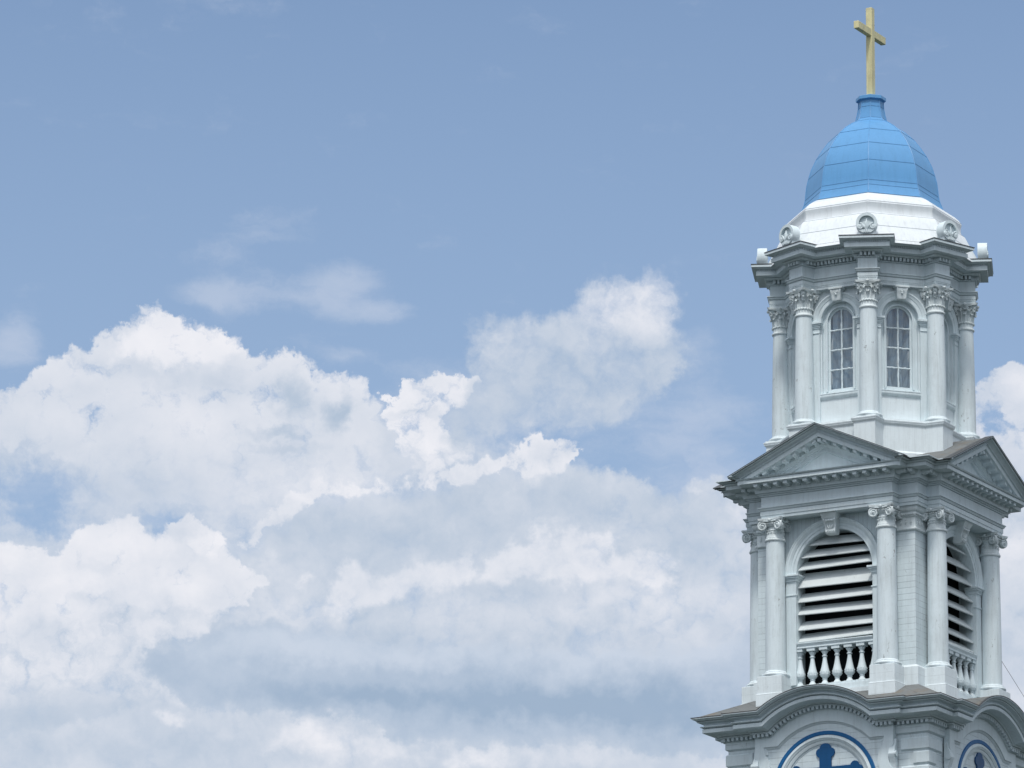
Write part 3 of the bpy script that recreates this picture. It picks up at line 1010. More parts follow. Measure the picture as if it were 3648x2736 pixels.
def drum_path(o, z, s=.30, a=2.30):
    s += o; a += o
    q = [(cx_ - s, -a), (cx_ - s, cy_ - s), (cx_ + s, cy_ - s), (cx_ + s, cx_ + s - a * RT2)]
    q2 = [(-y, -x) for x, y in q][::-1]
    base = q + q2
    pts = []
    for r in range(4):
        ca, sa = cos(r * pi / 2), sin(r * pi / 2)
        pts += [(x * ca - y * sa, x * sa + y * ca, z) for x, y in base]
    return pts


mb = MB()
mb.loft([drum_path(o, z) for o, z in [(.035, 4.6), (.035, 5.72), (.01, 5.76), (0, 5.77), (0, 6.435), (.012, 6.445), (.022, 6.46), (.04, 6.475), (.045, 6.49), (.045, 6.515), (.055, 6.52), (.06, 6.55), (.045, 6.562), (.02, 6.566), (.02, 6.60)]], cap1=True)
mb.build('lantern_base', 'boards_fine', tower, OPH)

# ---- cross-gable roof
ZA, SL, EX, YF = 6.30, 0.4516, 2.50, 3.40
mb = MB()
ze = ZA - SL * EX
for r in range(4):
    T = rot_z(r * pi / 2)
    t_ = .03
    for s in (-1, 1):
        vs = [(0, 0, ZA), (0, -YF, ZA), (s * EX, -YF, ze), (s * EX, -EX, ze)]
        mb.add(vs, [(0, 1, 2, 3)], T)
        mb.add([(x, y, z - t_) for x, y, z in vs], [(0, 3, 2, 1)], T)
    # small corner deck
    mb.add([(EX, -EX, ze + .0), (EX - .02, -3.02, ze - .005), (3.02, -3.02, ze + .01), (3.02, -EX + .02, ze - .005)], [(0, 1, 2, 3)], T)
    mb.add([(EX - .02, -3.02, ze - .005), (EX - .02, -3.36, ze - .01), (EX - .3, -3.36, ze - .01), (EX - .3, -3.0, ze - .005)], [(0, 1, 2, 3)], T)
mb.build('gable_roof', 'shingle', tower, ang=20)

# ---- belfry entablature
W1, A1, C1 = 1.865, 2.757, 2.40


def bel_path(o, z, W=W1, A=A1, C=C1):
    base = [(W + o, -(A + o)), (W + o, -(C + o)), (C + o, -(C + o)), (C + o, -(W + o)), (A + o, -(W + o))]
    base = base[:-1]
    pts = []
    for r in range(4):
        ca, sa = cos(r * pi / 2), sin(r * pi / 2)
        pts += [(x * ca - y * sa, x * sa + y * ca, z) for x, y in base + [(A + o, -(W + o))]]
    return pts


BE = [(-.03, 4.126), (0, 4.126), (0, 4.205), (.018, 4.21), (.018, 4.318), (.0, 4.32), (.0, 4.333), (.035, 4.335), (.045, 4.36), (.06, 4.378), (.045, 4.382), (.045, 4.392), (.075, 4.395), (.075, 4.42), (0, 4.425), (0, 4.69), (-.015, 4.692), (-.015, 4.704), (.025, 4.706), (.035, 4.73), (.02, 4.733), (.02, 4.742), (.06, 4.745),
      (.075, 4.765), (.06, 4.768), (.06, 4.777), (.115, 4.785), (.12, 4.80), (.12, 4.985), (.43, 4.99), (.445, 4.992), (.445, 5.075), (.43, 5.078), (.43, 5.09), (.47, 5.095), (.495, 5.125), (.45, 5.135), (.02, 5.16)]
mb = MB()
mb.loft([bel_path(o, z) for o, z in BE], cap0=True, cap1=True)
bec = mb.build('belfry_cornice', 'entab', tower, ang=28)
# modillions
mb = MB()


def modillion(mb, T, L=.27, w=.115, h=.105):
    """scrolled block hanging under a soffit; local -y is outward, top at z=0"""
    mb.bbox(-w / 2, w / 2, -L, 0.01, -h * .82, -.004, .008, T)
    mb.bbox(-w / 2 - .012, w / 2 + .012, -L - .012, 0.01, -.022, -.004, .003, T)
    mb.lathe([(h * .5, -w / 2 + .004), (h * .5, w / 2 - .004)], 10, T @ Matrix.Translation((0, -.055, -h * .62)) @ Matrix.Rotation(pi / 2, 4, 'Y'))


modillion(mb, Matrix.Identity(4))
mod0 = mb.build('modillion', 'entab', bec)
spots = []
for r in range(4):
    q_ = r * pi / 2
    sp0 = [(-W1 + .03 + (2 * W1 - .06) * i / 13, -(A1 + .12), 0) for i in range(14)]
    sp0 += [(C1 - .03, -(C1 + .12), 0), (C1 + .12, -(C1 - .03), pi / 2), (A1 - .03, -(W1 + .12), 0), (W1 + .12, -(A1 - .03), pi / 2)]
    spots += [(x * cos(q_) - y * sin(q_), x * sin(q_) + y * cos(q_), a_ + q_) for x, y, a_ in sp0]
for i, (x, y, a_) in enumerate(spots):
    if i == 0:
        mod0.location = (x, y, 4.985); mod0.rotation_euler = (0, 0, a_)
    else:
        copy_tree(mod0, bec, (x, y, 4.985), a_)
# corner cymatium
CY = [(.44, 5.07), (.455, 5.085), (.43, 5.087), (.43, 5.098), (.475, 5.10), (.48, 5.112), (.45, 5.116), (.47, 5.14), (.52, 5.155), (.575, 5.163), (.56, 5.166), (.56, 5.172), (.62, 5.174), (.64, 5.178), (.64, 5.20), (.50, 5.205)]
mb = MB()
for r in range(1):
    T = rot_z(r * pi / 2)
    rows = []
    for o, z in CY:
        rows.append([(W1 + o - .14, -(A1 + o), z), (W1 + o, -(A1 + o), z), (W1 + o, -(C1 + o), z), (C1 + o, -(C1 + o), z), (C1 + o, -(W1 + o), z), (A1 + o, -(W1 + o), z), (A1 + o, -(W1 + o) + .14, z)])
    mb.loft(rows, False, T)
proto = mb.build('corner_gutter', 'entab', bec)
for r in (1, 2, 3): copy_tree(proto, bec, (0, 0, 0), r * pi / 2)


# ---- pediments
def pediment():
    root = bpy.data.objects.new('pediment', None)
    COL.objects.link(root)
    ca_ = cos(math.atan(SL))
    # raking profile: (outward offset from frieze plane, vertical drop below the top line)
    RK = [(.50, -.012), (.643, -.012), (.643, .014), (.59, .016), (.59, .030), (.625, .034), (.60, .055), (.545, .062), (.545, .076), (.565, .08), (.52, .095), (.485, .125), (.455, .15), (.455, .160), (.497, .164), (.49, .178), (.455, .182), (.455, .195), (.465, .20), (.447, .207), (.445, .305), (.43, .315), (.14, .315), (.135, .30)]
    mb = MB()
    for s in (-1, 1):
        rows = []
        for o, d in RK:
            xe = W1 + min(o, .64) + .003
            rows.append([(0, -(A1 + o), ZA + .01 - d), (s * xe, -(A1 + o), ZA + .01 - SL * xe - d)])
        mb.loft(rows, False)
    mb.build('raking_cornice', 'entab', root, ang=28)
    mb = MB()
    for s in (-1, 1):
        vs = [(0, -(A1 + .648), ZA + .028), (s * 2.512, -(A1 + .648), ZA + .028 - SL * 2.512), (s * 2.512, -(A1 + .42), ZA + .028 - SL * 2.512), (0, -(A1 + .42), ZA + .028)]
        mb.add(vs + [(x, y, z - .018) for x, y, z in vs], [(0, 1, 2, 3), (7, 6, 5, 4), (0, 4, 5, 1), (1, 5, 6, 2)])
    mb.build('drip_edge', 'dark_edge', root)
    # sloped modillions
    for s in (-1, 1):
        Ts = Matrix(((1, 0, 0, 0), (0, 1, 0, 0), (-s * SL, 0, 1, 0), (0, 0, 0, 1)))
        mb = MB()
        modillion(mb, Ts, w=.11, h=.10)
        m0 = mb.build('modillion', 'entab', root)
        for i in range(7):
            x = s * (.155 + .286 * i) if i < 6 else s * 1.80
            l_ = (x, -(A1 + .12), ZA - .30 - SL * abs(x))
            if i == 0: m0.location = l_
            else: copy_tree(m0, root, l_, 0)
    mb = MB()
    mb.bbox(-.055, .055, -(A1 + .39), -(A1 + .05), ZA - .42, ZA - .33, .006)
    mb.build('modillion', 'entab', root)
    # tympanum with bed mould frame
    mb = MB()
    zt = lambda x, d: ZA - SL * abs(x) - d
    xb = (ZA - .45 - 5.13) / SL
    mb.add([(-2.35, -(A1 - .02), 5.10), (2.35, -(A1 - .02), 5.10), (0, -(A1 - .02), ZA - .15)], [(0, 1, 2)])
    mb.build('tympanum', 'paint', root)
    mb = MB()
    BD = [(.13, .29), (.13, .40), (.10, .43), (.085, .46), (.06, .47), (.055, .50), (.03, .51), (.03, .60), (.0, .61), (-.025, .62)]
    for s in (-1, 1):
        rows = []
        for o, d in BD:
            xe = (ZA - d - 5.12) / SL
            rows.append([(0, -(A1 + o), ZA - d), (s * xe, -(A1 + o), 5.12)])
        mb.loft(rows, False)
    mb.build('tympanum_frame', 'entab', root, ang=28)
    return root


proto = pediment(); proto.parent = tower
for r in (1, 2, 3): copy_tree(proto, tower, (0, 0, 0), r * pi / 2)


# ---- belfry walls with louvered arches
AB, HWB, ZSB = 2.28, 1.08, 2.68
mb = MB()
for r in range(1):
    arch_wall(mb, 1.50, -.8, 4.2, HWB, -.20, ZSB, -AB, .42, rot_z(r * pi / 2))
proto = mb.build('belfry_wall', 'boards_v', tower)
for r in (1, 2, 3): copy_tree(proto, tower, (0, 0, 0), r * pi / 2)
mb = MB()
mb.box(-1.84, 1.84, -1.84, 1.84, -.8, 4.12)  # solid box fills the belfry hollow, its darkness put into the colour
mb.build('belfry_dark_box', 'dark', tower)


def louvered_arch(zlist):
    root = bpy.data.objects.new('louvered_opening', None)
    COL.objects.link(root)
    for i, (z, rise, dep) in enumerate(zlist):
        # half width available at this height
        h = lambda zz: HWB - .004 if zz <= ZSB else sqrt(max(.02, (HWB - .004) ** 2 - (zz - ZSB) ** 2))
        mb = MB()
        y0, y1 = -(AB - .02), -(AB - .02) + dep
        xb, xt = min(h(z + .03), HWB), min(h(z + rise), HWB)
        th = .034
        sag = .008 * ((i * 7) % 5 - 2)
        rows = []
        prof = [(y0, z, 0), (y0 - .012, z + .014, 0), (y0 - .004, z + .034, 0), (y0 + .02, z + .05, .05), (y1, z + rise + .02, 1), (y1 + .01, z + rise - .015, 1), (y0 + .035, z + .006, .05)]
        for y, zz, k in prof:
            x = xb + (xt - xb) * k
            rows.append([(-x, y, zz - sag), (x, y, zz + sag)])
        rows.append(rows[0])
        mb.loft(rows, False)
        for e in (0, 1): mb.add([r_[e] for r_ in rows[:-1]], [tuple(range(len(rows) - 1))])
        mb.build('slat', 'slat', root)
    mb = MB()
    P_ = [(1.08, -2.25), (1.08, -2.335), (1.09, -2.345), (1.16, -2.345), (1.165, -2.36), (1.235, -2.36), (1.24, -2.375), (1.27, -2.385), (1.29, -2.405), (1.335, -2.415), (1.345, -2.43), (1.365, -2.43), (1.365, -2.27)]
    arch_band(mb, P_, ZSB + .002, n=40)
    mb.build('archivolt', 'paint', root, ang=28)
    for s in (-1, 1):
        mb = MB()
        x0, x1 = sorted((s * 1.085, s * 1.37))
        mb.bbox(x0, x1, -2.355, -2.26, -.20, ZSB - .22, .006)
        mb.bbox(*sorted((s * 1.055, s * 1.37)), -2.375, -2.262, 2.13, 2.165, .004)
        for a, z0_, z1_ in ((.0, 2.46, 2.50), (.025, 2.50, 2.55), (.04, 2.55, 2.585), (.075, 2.585, 2.63), (.11, 2.63, ZSB - .001)):
            mb.bbox(*sorted((s * (1.085 - a), s * 1.37)), -2.36 - a * .9, -2.05, z0_, z1_, .005)
        mb.build('impost_pilaster', 'paint', root)
    mb = MB()   # keystone console
    prof = [(3.98, -2.62), (3.94, -2.63), (3.90, -2.60), (3.84, -2.56), (3.76, -2.54), (3.70, -2.55), (3.64, -2.55), (3.60, -2.52), (3.585, -2.46), (3.60, -2.30)]
    rows = []
    for s in (-1, -.78, -.76, .76, .78, 1):
        rows.append([(s * (.125 + .055 * (z - 3.58) / .4), y + (.022 if abs(s) < .77 else 0), z) for z, y in prof])
    mb.loft(rows, False)
    for e in (0, 5): mb.add([*rows[e], (rows[e][0][0], -2.30, 3.98)], [tuple(range(len(prof) + 1))])
    for x in (-.075, 0, .075): mb.sphere((x, -2.615, 3.93), .033, 8)
    for i in range(5): mb.tube([(-.085 + .0425 * i, -2.55, 3.70), (-.085 + .0425 * i, -2.575, 3.65), (-.08 + .04 * i, -2.55, 3.60)], .014, 5)
    for x in (-.06, 0, .06): mb.tube([(x * .5, -2.55, 3.72), (x, -2.565, 3.78), (x * 1.3, -2.57, 3.83)], [.01, .02, .008], 5)
    # flared cap under the architrave
    rr = [(.19, 3.98, -2.62), (.20, 4.02, -2.64), (.22, 4.07, -2.67), (.235, 4.11, -2.69), (.235, 4.135, -2.69)]
    mb.loft([[(-w, y, z), (w, y, z), (w, -2.25, z), (-w, -2.25, z)] for w, z, y in rr], True, cap0=True, cap1=True)
    mb.build('keystone', 'ornament', root, ang=35)
    return root


zl_front = [(3.39, .25, .24), (3.10, .24, .25), (2.80, .25, .25), (2.32, .42, .26), (1.955, .27, .26), (1.61, .27, .26), (1.22, .27, .26), (.925, .26, .26)]
zl_side = [(3.46, .22, .22), (3.05, .28, .25), (2.665, .28, .25), (2.27, .28, .25), (1.91, .27, .25), (1.55, .27, .25), (1.19, .26, .25), (.925, .22, .25)]
lf = louvered_arch(zl_front); lf.parent = tower
lf['label'] = 'louvered arch with one wider drooping slat on the belfry face at the left'
ls = louvered_arch(zl_side); ls.parent = tower; ls.rotation_euler = (0, 0, pi / 2)
for r in (2, 3): copy_tree(ls, tower, (0, 0, 0), r * pi / 2)


# ---- balustrades in the arches
def balustrade():
    root = bpy.data.objects.new('balustrade', None)
    COL.objects.link(root)
    mb = MB()
    yc = -2.20
    pr = [(-.10, .742), (-.13, .745), (-.135, .76), (-.125, .775), (-.125, .81), (-.145, .83), (-.15, .85), (-.165, .86), (-.165, .885), (-.11, .90), (.12, .90), (.12, .742)]
    rows = [[(x, yc + y, z) for x in (-HWB + .002, HWB - .002)] for y, z in pr]
    rows.append(rows[0])
    mb.loft(rows, False)
    mb.build('rail', 'paint', root)
    first = None
    for i in range(7):
        x = -1.05 + .35 * i
        if first is None:
            mb = MB()
            mb.lathe([(.062, .66), (.085, .645), (.095, .635), (.07, .60), (.052, .565), (.048, .54), (.068, .53), (.072, .515), (.066, .50), (.05, .49), (.055, .42), (.075, .30), (.10, .19), (.122, .11), (.128, .055),
                      (.115, .0), (.075, -.04), (.052, -.06), (.068, -.07), (.068, -.085), (.055, -.095), (.06, -.13), (.085, -.17), (.10, -.20)], 20)
            mb.bbox(-.115, .115, -.115, .115, .66, .744, .006)
            mb.bbox(-.115, .115, -.115, .115, -.262, -.20, .006)
            for k in range(6):
                a = k * pi / 3
                d = Vector((sin(a), -cos(a), 0))
                c = d * .122 + Vector((0, 0, .065))
                for (da, dz) in ((-.24, .03), (.24, .03), (0, -.03)):
                    d2 = Vector((sin(a + da), -cos(a + da), 0))
                    mb.sphere(tuple(d2 * .12 + Vector((0, 0, .065 + dz))), .018, 6)
            first = mb.build('baluster', 'paint', root, 0, (x, yc, 0))
        else:
            copy_tree(first, root, (x, yc, 0), 0)
    mb = MB()
    mb.bbox(-HWB + .003, HWB - .003, -2.36, -1.95, -.42, -.262, .006)
    mb.build('footing', 'paint', root)
    return root


proto = balustrade(); proto.parent = tower
for r in (1, 2, 3): copy_tree(proto, tower, (0, 0, 0), r * pi / 2)


# ---- corner piers
def pier():
    root = bpy.data.objects.new('corner_pier', None)
    COL.objects.link(root)
    c = 2.235
    L_ = lambda o, z: [(1.505, -(c + o), z), (c + o, -(c + o), z), (c + o, -1.505, z), (1.505, -1.505, z)]
    mb = MB()
    mb.loft([L_(0, .02), L_(0, 3.50)], True, cap0=True, cap1=True)
    mb.build('pier_shaft', 'boards_h', root)
    mb = MB()
    rows = [L_(o, z) for o, z in [(.0, 3.50), (.03, 3.505), (.055, 3.53), (.055, 3.555), (.03, 3.58), (.02, 3.60), (.02, 3.84), (.04, 3.85), (.06, 3.875), (.045, 3.90), (.045, 3.98), (.08, 4.0), (.11, 4.05), (.11, 4.115), (.12, 4.12), (.12, 4.124)]]
    mb.loft(rows, True, cap0=True, cap1=True)
    for k, ax in ((0, 'x'), (1, 'y')):
        for i in range(9):       # bead string
            t = 1.86 + i * .055
            p = (t, -(c + .075), 3.915) if k == 0 else (c + .075, -t, 3.915)
            mb.sphere(p, .025, 6)
        for t in (1.86, 2.0, 2.14):
            p = (t, -(c + .028), 3.72) if k == 0 else (c + .028, -t, 3.72)
            mb.sphere(p, .036, 8, (1, .6, 1) if k == 0 else (.6, 1, 1))
            mb.sphere((p[0], p[1], p[2] + .06), .02, 6); mb.sphere((p[0], p[1], p[2] - .045), .02, 6)
    e = Vector((1, 0, 0)); 
    mb.tube([tuple(p) for p in spiral_pts((1.80, -(c + .09), 3.90), (1, 0, 0), (0, 0, 1), .095, 1.6, 26, a0=pi / 2, sgn=1)], .021, 6)
    mb.tube([tuple(p) for p in spiral_pts((c + .09, -1.80, 3.90), (0, 1, 0), (0, 0, 1), .095, 1.6, 26, a0=pi / 2, sgn=1)], .021, 6)
    mb.sphere((1.80, -(c + .10), 3.90), .035, 8); mb.sphere((c + .10, -1.80, 3.90), .035, 8)
    mb.build('pier_capital', 'ornament', root)
    mb = MB()
    rows = [L_(o, z) for o, z in [(.09, -.9), (.09, -.02), (.07, 0), (.03, .03), (.0, .05)]]
    mb.loft(rows, True)
    mb.build('pier_base', 'boards_wide', root)
    return root


proto = pier(); proto.parent = tower
for r in (1, 2, 3): copy_tree(proto, tower, (0, 0, 0), r * pi / 2)


# ---- ionic columns with diagonal volutes
def ionic():
    root = bpy.data.objects.new('ionic_column', None)
    COL.objects.link(root)
    mb = MB(); shaft(mb, .264, .238, .15, 3.54)
    mb.build('shaft', 'column', root)
    mb = MB(); col_base(mb, .264, .003, .155)
    mb.build('base', 'column', root)
    mb = MB()
    mb.lathe([(.238, 3.535), (.262, 3.54), (.273, 3.56), (.273, 3.58), (.262, 3.60), (.245, 3.61), (.25, 3.62), (.236, 3.66), (.228, 3.70), (.226, 3.80), (.24, 3.805), (.244, 3.82), (.236, 3.838), (.222, 3.845), (.218, 3.90),
              (.26, 3.92), (.275, 3.95), (.26, 3.985), (.24, 4.0), (.24, 4.06)], 36)
    for i in range(16):
        a = 2 * pi * i / 16
        cc = Vector((.232 * sin(a), -.232 * cos(a), 3.755)); t = Vector((cos(a), sin(a), 0))
        mb.tube([tuple(cc + t * .028 * cos(b_) + Vector((0, 0, .028 * sin(b_)))) for b_ in [2 * pi * j / 8 for j in range(8)]], .009, 4, closed=True)
        mb.sphere(tuple(cc), .012, 6)
    for q in range(4):
        a = q * pi / 2
        d = Vector((sin(a), -cos(a), 0)); t = Vector((cos(a), sin(a), 0))
        for s in (-1, 1):
            # each volute turns out toward the corner
            e = (t * s * .97 + d * .24).normalized()
            c = d * .30 + t * s * .215 + Vector((0, 0, 3.93))
            nn = (d * .97 - t * s * .24).normalized()
            sp = spiral_pts(c, e, (0, 0, 1), .125, 2.0, 34, k=.16, a0=pi / 2, sgn=-1)
            mb.tube([tuple(d * .30 + Vector((0, 0, 4.03)))] + [tuple(p) for p in sp], [.016] + [.024 - .010 * i / 34 for i in range(35)], 6)
            # disc behind the spiral
            disc0 = [c + e * (.112 * cos(b_)) + Vector((0, 0, .112 * sin(b_))) - nn * .012 for b_ in [2 * pi * j / 20 for j in range(20)]]
            disc1 = [p - nn * .07 for p in disc0]
            mb.loft([[tuple(p) for p in disc0], [tuple(p) for p in disc1]], True, cap0=True, cap1=True)
            mb.sphere(tuple(c + nn * .012), .032, 8)
        for i in range(5):
            mb.sphere(tuple(d * .285 + t * (-.12 + .06 * i) + Vector((0, 0, 3.985))), .024, 6)
        mb.sphere(tuple(d * .335 + Vector((0, 0, 4.065))), .045, 8)
    abacus(mb, .335, .285, 4.05, 4.122)
    for q in range(4):
        a = q * pi / 2 + pi / 4
        d = Vector((sin(a), -cos(a), 0)); t = Vector((cos(a), sin(a), 0))
        vs = []
        for z, k_ in ((4.065, .95), (4.12, 1.0)):
            for r, s in ((.36, -.10), (.36, .10), (.49 * k_, .035), (.49 * k_, -.035)):
                p = d * r + t * s
                vs.append((p.x, p.y, z))
        mb.add(vs, [(0, 3, 2, 1), (4, 5, 6, 7), (0, 1, 5, 4), (1, 2, 6, 5), (2, 3, 7, 6), (3, 0, 4, 7)])
    mb.build('capital', 'ornament', root, ang=40)
    return root


CC, CD = 1.58, 2.53
proto = None
for r in range(4):
    for s in (-1, 1):
        x, y = s * CC, -CD
        ca, sa = cos(r * pi / 2), sin(r * pi / 2)
        loc = (x * ca - y * sa, x * sa + y * ca, 0)
        if proto is None:
            proto = ionic(); proto.parent = tower; proto.location = loc
        else:
            copy_tree(proto, tower, loc, r * pi / 2)

# ---- belfry base: a pedestal under each column
for r in range(4):
    for s in (-1, 1):
        T = rot_z(r * pi / 2)
        mb = MB()
        x0, x1 = sorted((s * 1.24, s * 1.94))
        mb.bbox(x0, x1, -2.88, -2.0, -.95, 0.0, .01, T)
        mb.bbox(x0 - .025, x1 + .025, -2.905, -2.0, -.95, -.45, .01, T)
        mb.build('pedestal', 'boards_wide', tower)
mb = MB()
for r in range(1):
    T = rot_z(r * pi / 2)
    mb.box(-1.24, 1.24, -2.42, -2.0, -.95, -.42, T)
proto = mb.build('belfry_plinth', 'boards_wide', tower)
for r in (1, 2, 3): copy_tree(proto, tower, (0, 0, 0), r * pi / 2)

# ---- lower roof, hooded by an arch on every side
W3, A3, C3 = 1.91, 3.0, 2.86
ZC3 = -3.194
LC = [(.0, -1.62), (.02, -1.618), (.05, -1.61), (-.02, -1.605), (-.02, -1.525), (.10, -1.52), (.12, -1.49), (.07, -1.487), (.07, -1.472), (.14, -1.47), (.15, -1.44), (.42, -1.41), (.43, -1.40), (.43, -1.305), (.36, -1.303), (.36, -1.278), (.445, -1.276), (.475, -1.255), (.465, -1.236), (.40, -1.232),
      (.40, -1.21), (.42, -1.18), (.47, -1.152), (.535, -1.138), (.54, -1.124), (.47, -1.122), (.47, -1.106), (.56, -1.104), (.575, -1.085), (.61, -1.068), (.645, -1.062), (.645, -1.045)]
NA = 26


def Rl(z):
    return 2.65 + (z + 1.047) * 0.86


def low_path(o, z, W=W3, A=A3, C=C3, dy=0.0):
    """plan path with the arch rising in elevation on each face"""
    Rr = Rl(z)
    hx = sqrt(max(.01, Rr * Rr - (z - ZC3) ** 2))
    al = math.asin(min(1, hx / Rr))
    face = []
    for i in range(NA + 1):
        a = -al + 2 * al * i / NA
        face.append((Rr * sin(a), -(A + o), ZC3 + Rr * cos(a)))
    base = face + [(W + o, -(A + o), z), (W + o, -(C + o), z), (C + o, -(C + o), z), (C + o, -(W + o), z), (A + o, -(W + o), z)]
    pts = []
    for r in range(4):
        ca, sa = cos(r * pi / 2), sin(r * pi / 2)
        pts += [(x * ca - y * sa, x * sa + y * ca, zz) for x, y, zz in base]
    return pts


mb = MB()
mb.loft([low_path(o, z) for o, z in LC])
mb.cur = 1
mb.loft([low_path(.645, -1.04), low_path(.655, -1.036), low_path(.655, -1.02), low_path(.60, -1.015)])
loc_ = mb.build('arched_cornice', ['entab', 'dark_edge'], tower, ang=26)
# dentils that follow the arch
mb = MB()
zd = -1.565
Rd = Rl(zd)
hxd = sqrt(Rd * Rd - (zd - ZC3) ** 2)
ald = math.asin(hxd / Rd)
sp_ = .118
for r in range(4):
    T = rot_z(r * pi / 2)
    n_ = int(2 * ald * Rd / sp_)
    for i in range(n_):
        a = -ald + (i + .5) * 2 * ald / n_
        Tm = T @ Matrix.Translation((0, 0, ZC3)) @ Matrix.Rotation(a, 4, 'Y') @ Matrix.Translation((0, 0, Rd))
        mb.box(-.034, .034, -(A3 + .115), -(A3 - .03), -.040, .038, Tm)
    for s in (-1, 1):
        L = W3 + .055 - hxd
        m_ = int(L / sp_)
        for i in range(m_):
            x = s * (hxd + (i + .5) * L / m_)
            mb.box(x - .034, x + .034, -(A3 + .115), -(A3 - .03), zd - .040, zd + .038, T)
    for (xa, ya, xb, yb) in ((W3 + .1, -(C3 + .055), C3 + .055, -(C3 + .055)), (C3 + .055, -(C3 + .055), C3 + .055, -(W3 + .1))):
        a = Vector((xa, ya)); b_ = Vector((xb, yb)); L = (b_ - a).length; t = (b_ - a) / L
        m_ = int(L / sp_)
        for i in range(m_):
            c = a + t * ((i + .5) * L / m_)
            Tm = T @ Matrix.Translation((c.x, c.y, zd)) @ rot_z(atan2(t.y, t.x))
            mb.box(-.034, .034, -.06, .08, -.040, .038, Tm)
mb.build('dentil_course', 'entab', loc_)['kind'] = 'stuff'

# roof sheets
mb = MB()
zi = -.62
outer = [(-(C3 + .64), -(C3 + .64)), (C3 + .64, -(C3 + .64)), (C3 + .64, C3 + .64), (-(C3 + .64), C3 + .64)]
for r in range(4):
    T = rot_z(r * pi / 2)
    e = C3 + .62; f_ = A3 + .62
    # the sheet is cut away where the barrel hood breaks through it
    cut = []
    for i in range(9):
        y = -e + (e - 2.434) * i / 8
        z = -1.045 + (y + e) / (e - 2.25) * .595
        cut.append((sqrt(max(0.0, 2.655 ** 2 - (z - ZC3) ** 2)), y, z))
    for sg in (-1, 1):
        strip = [(0, cut[-1][1], cut[-1][2])] + [(sg * x, y, z) for x, y, z in cut[::-1]] + [(sg * e, -e, -1.045), (sg * 2.25, -2.25, -.45), (0, -2.25, -.45)]
        mb.add(strip, [tuple(range(len(strip)))], T)
        mb.add([(sg * 1.565, -e, -1.046), (sg * (W3 + .62), -e, -1.046), (sg * (W3 + .62), -f_, -1.05), (sg * 1.565, -f_, -1.05)], [(0, 1, 2, 3)], T)
    # barrel hood
    rows = []
    al = math.asin(1.60 / 2.655)
    for y, zz in ((-(A3 + .63), 0.012), (-2.30, 0.0)):
        rows.append([(2.655 * sin(-al + 2 * al * i / NA), y, ZC3 + zz + 2.655 * cos(-al + 2 * al * i / NA)) for i in range(NA + 1)])
    mb.loft(rows, False, T)
mb.build('hooded_roof', 'shingle', tower, ang=20)

# ---- lower stage walls
mb = MB()
ZL = -1.60
for r in range(1):
    T = rot_z(r * pi / 2)
    # face wall up to the underside of the arch
    Rr = Rl(-1.61)
    hx = sqrt(Rr * Rr - (-1.61 - ZC3) ** 2)
    al = math.asin(hx / Rr)
    top = [(Rr * sin(-al + 2 * al * i / NA), ZC3 + Rr * cos(-al + 2 * al * i / NA)) for i in range(NA + 1)]
    poly = [(-W3 + .0, GROUND_Z)] + [(-W3, -1.61)] + top + [(W3, -1.61), (W3, GROUND_Z)]
    n_ = len(poly)
    mb.add([(x, -(A3 - .165), z) for x, z in poly], [tuple(range(n_))], T)
arch_wall(mb, 1.68, -6.2, -1.385, 1.42, -6.1, -3.05, -2.93, .08)
proto = mb.build('clapboard_wall', 'boards_h', tower)
for r in (1, 2, 3): copy_tree(proto, tower, (0, 0, 0), r * pi / 2)
mb = MB()
for r in range(1):
    T = rot_z(r * pi / 2)
    L2 = lambda o, z: [(W3 - .15, -(C3 + o), z), (C3 + o, -(C3 + o), z), (C3 + o, -(W3 - .15), z), (W3 - .15, -(W3 - .15), z)]
    mb.loft([L2(-.06, GROUND_Z), L2(-.06, -1.83), L2(-.045, -1.83), L2(0.0, -1.80), L2(0, -1.60)], True, T)
proto = mb.build('corner_wall', 'boards_h', tower)
for r in (1, 2, 3): copy_tree(proto, tower, (0, 0, 0), r * pi / 2)
# frieze board under the dentils, with shaped ends
mb = MB()
Ra = Rl(-1.62); hx = sqrt(Ra * Ra - (-1.62 - ZC3) ** 2); al = math.asin(hx / Ra)
topc = [(Ra * sin(-al + 2 * al * i / NA), ZC3 + Ra * cos(-al + 2 * al * i / NA)) for i in range(NA + 1)]
Rb = 1.86
hb = sqrt(Rb * Rb - (-1.86 - ZC3) ** 2); alb = math.asin(hb / Rb)
botc = [(Rb * sin(-alb + 2 * alb * i / NA), ZC3 + Rb * cos(-alb + 2 * alb * i / NA)) for i in range(NA + 1)]
for r in range(1):
    T = rot_z(r * pi / 2)
    yf = -(A3 - .005)
    q = [(x, yf, z) for x, z in topc] + [(x, yf, z) for x, z in botc]
    m_ = NA + 1
    mb.add(q, [(i, i + 1, m_ + i + 1, m_ + i) for i in range(NA)], T)
    for s in (-1, 1):
        prof = [(hx, -1.62), (W3 + .03, -1.62), (W3 + .03, -2.08), (1.86, -2.24), (1.80, -2.40), (1.84, -2.60), (2.0, -2.85), (2.0, -3.2), (1.75, -3.2), (1.62, -2.85), (1.54, -2.66), (1.50, -2.45), (1.53, -2.25), (1.64, -2.06), (1.69, -1.86), (hb, -1.86)]
        mb.prism([(s * x, z) for x, z in prof], yf, -(A3 - .17), T)
proto = mb.build('shaped_frieze_board', 'paint', tower)
for r in (1, 2, 3): copy_tree(proto, tower, (0, 0, 0), r * pi / 2)


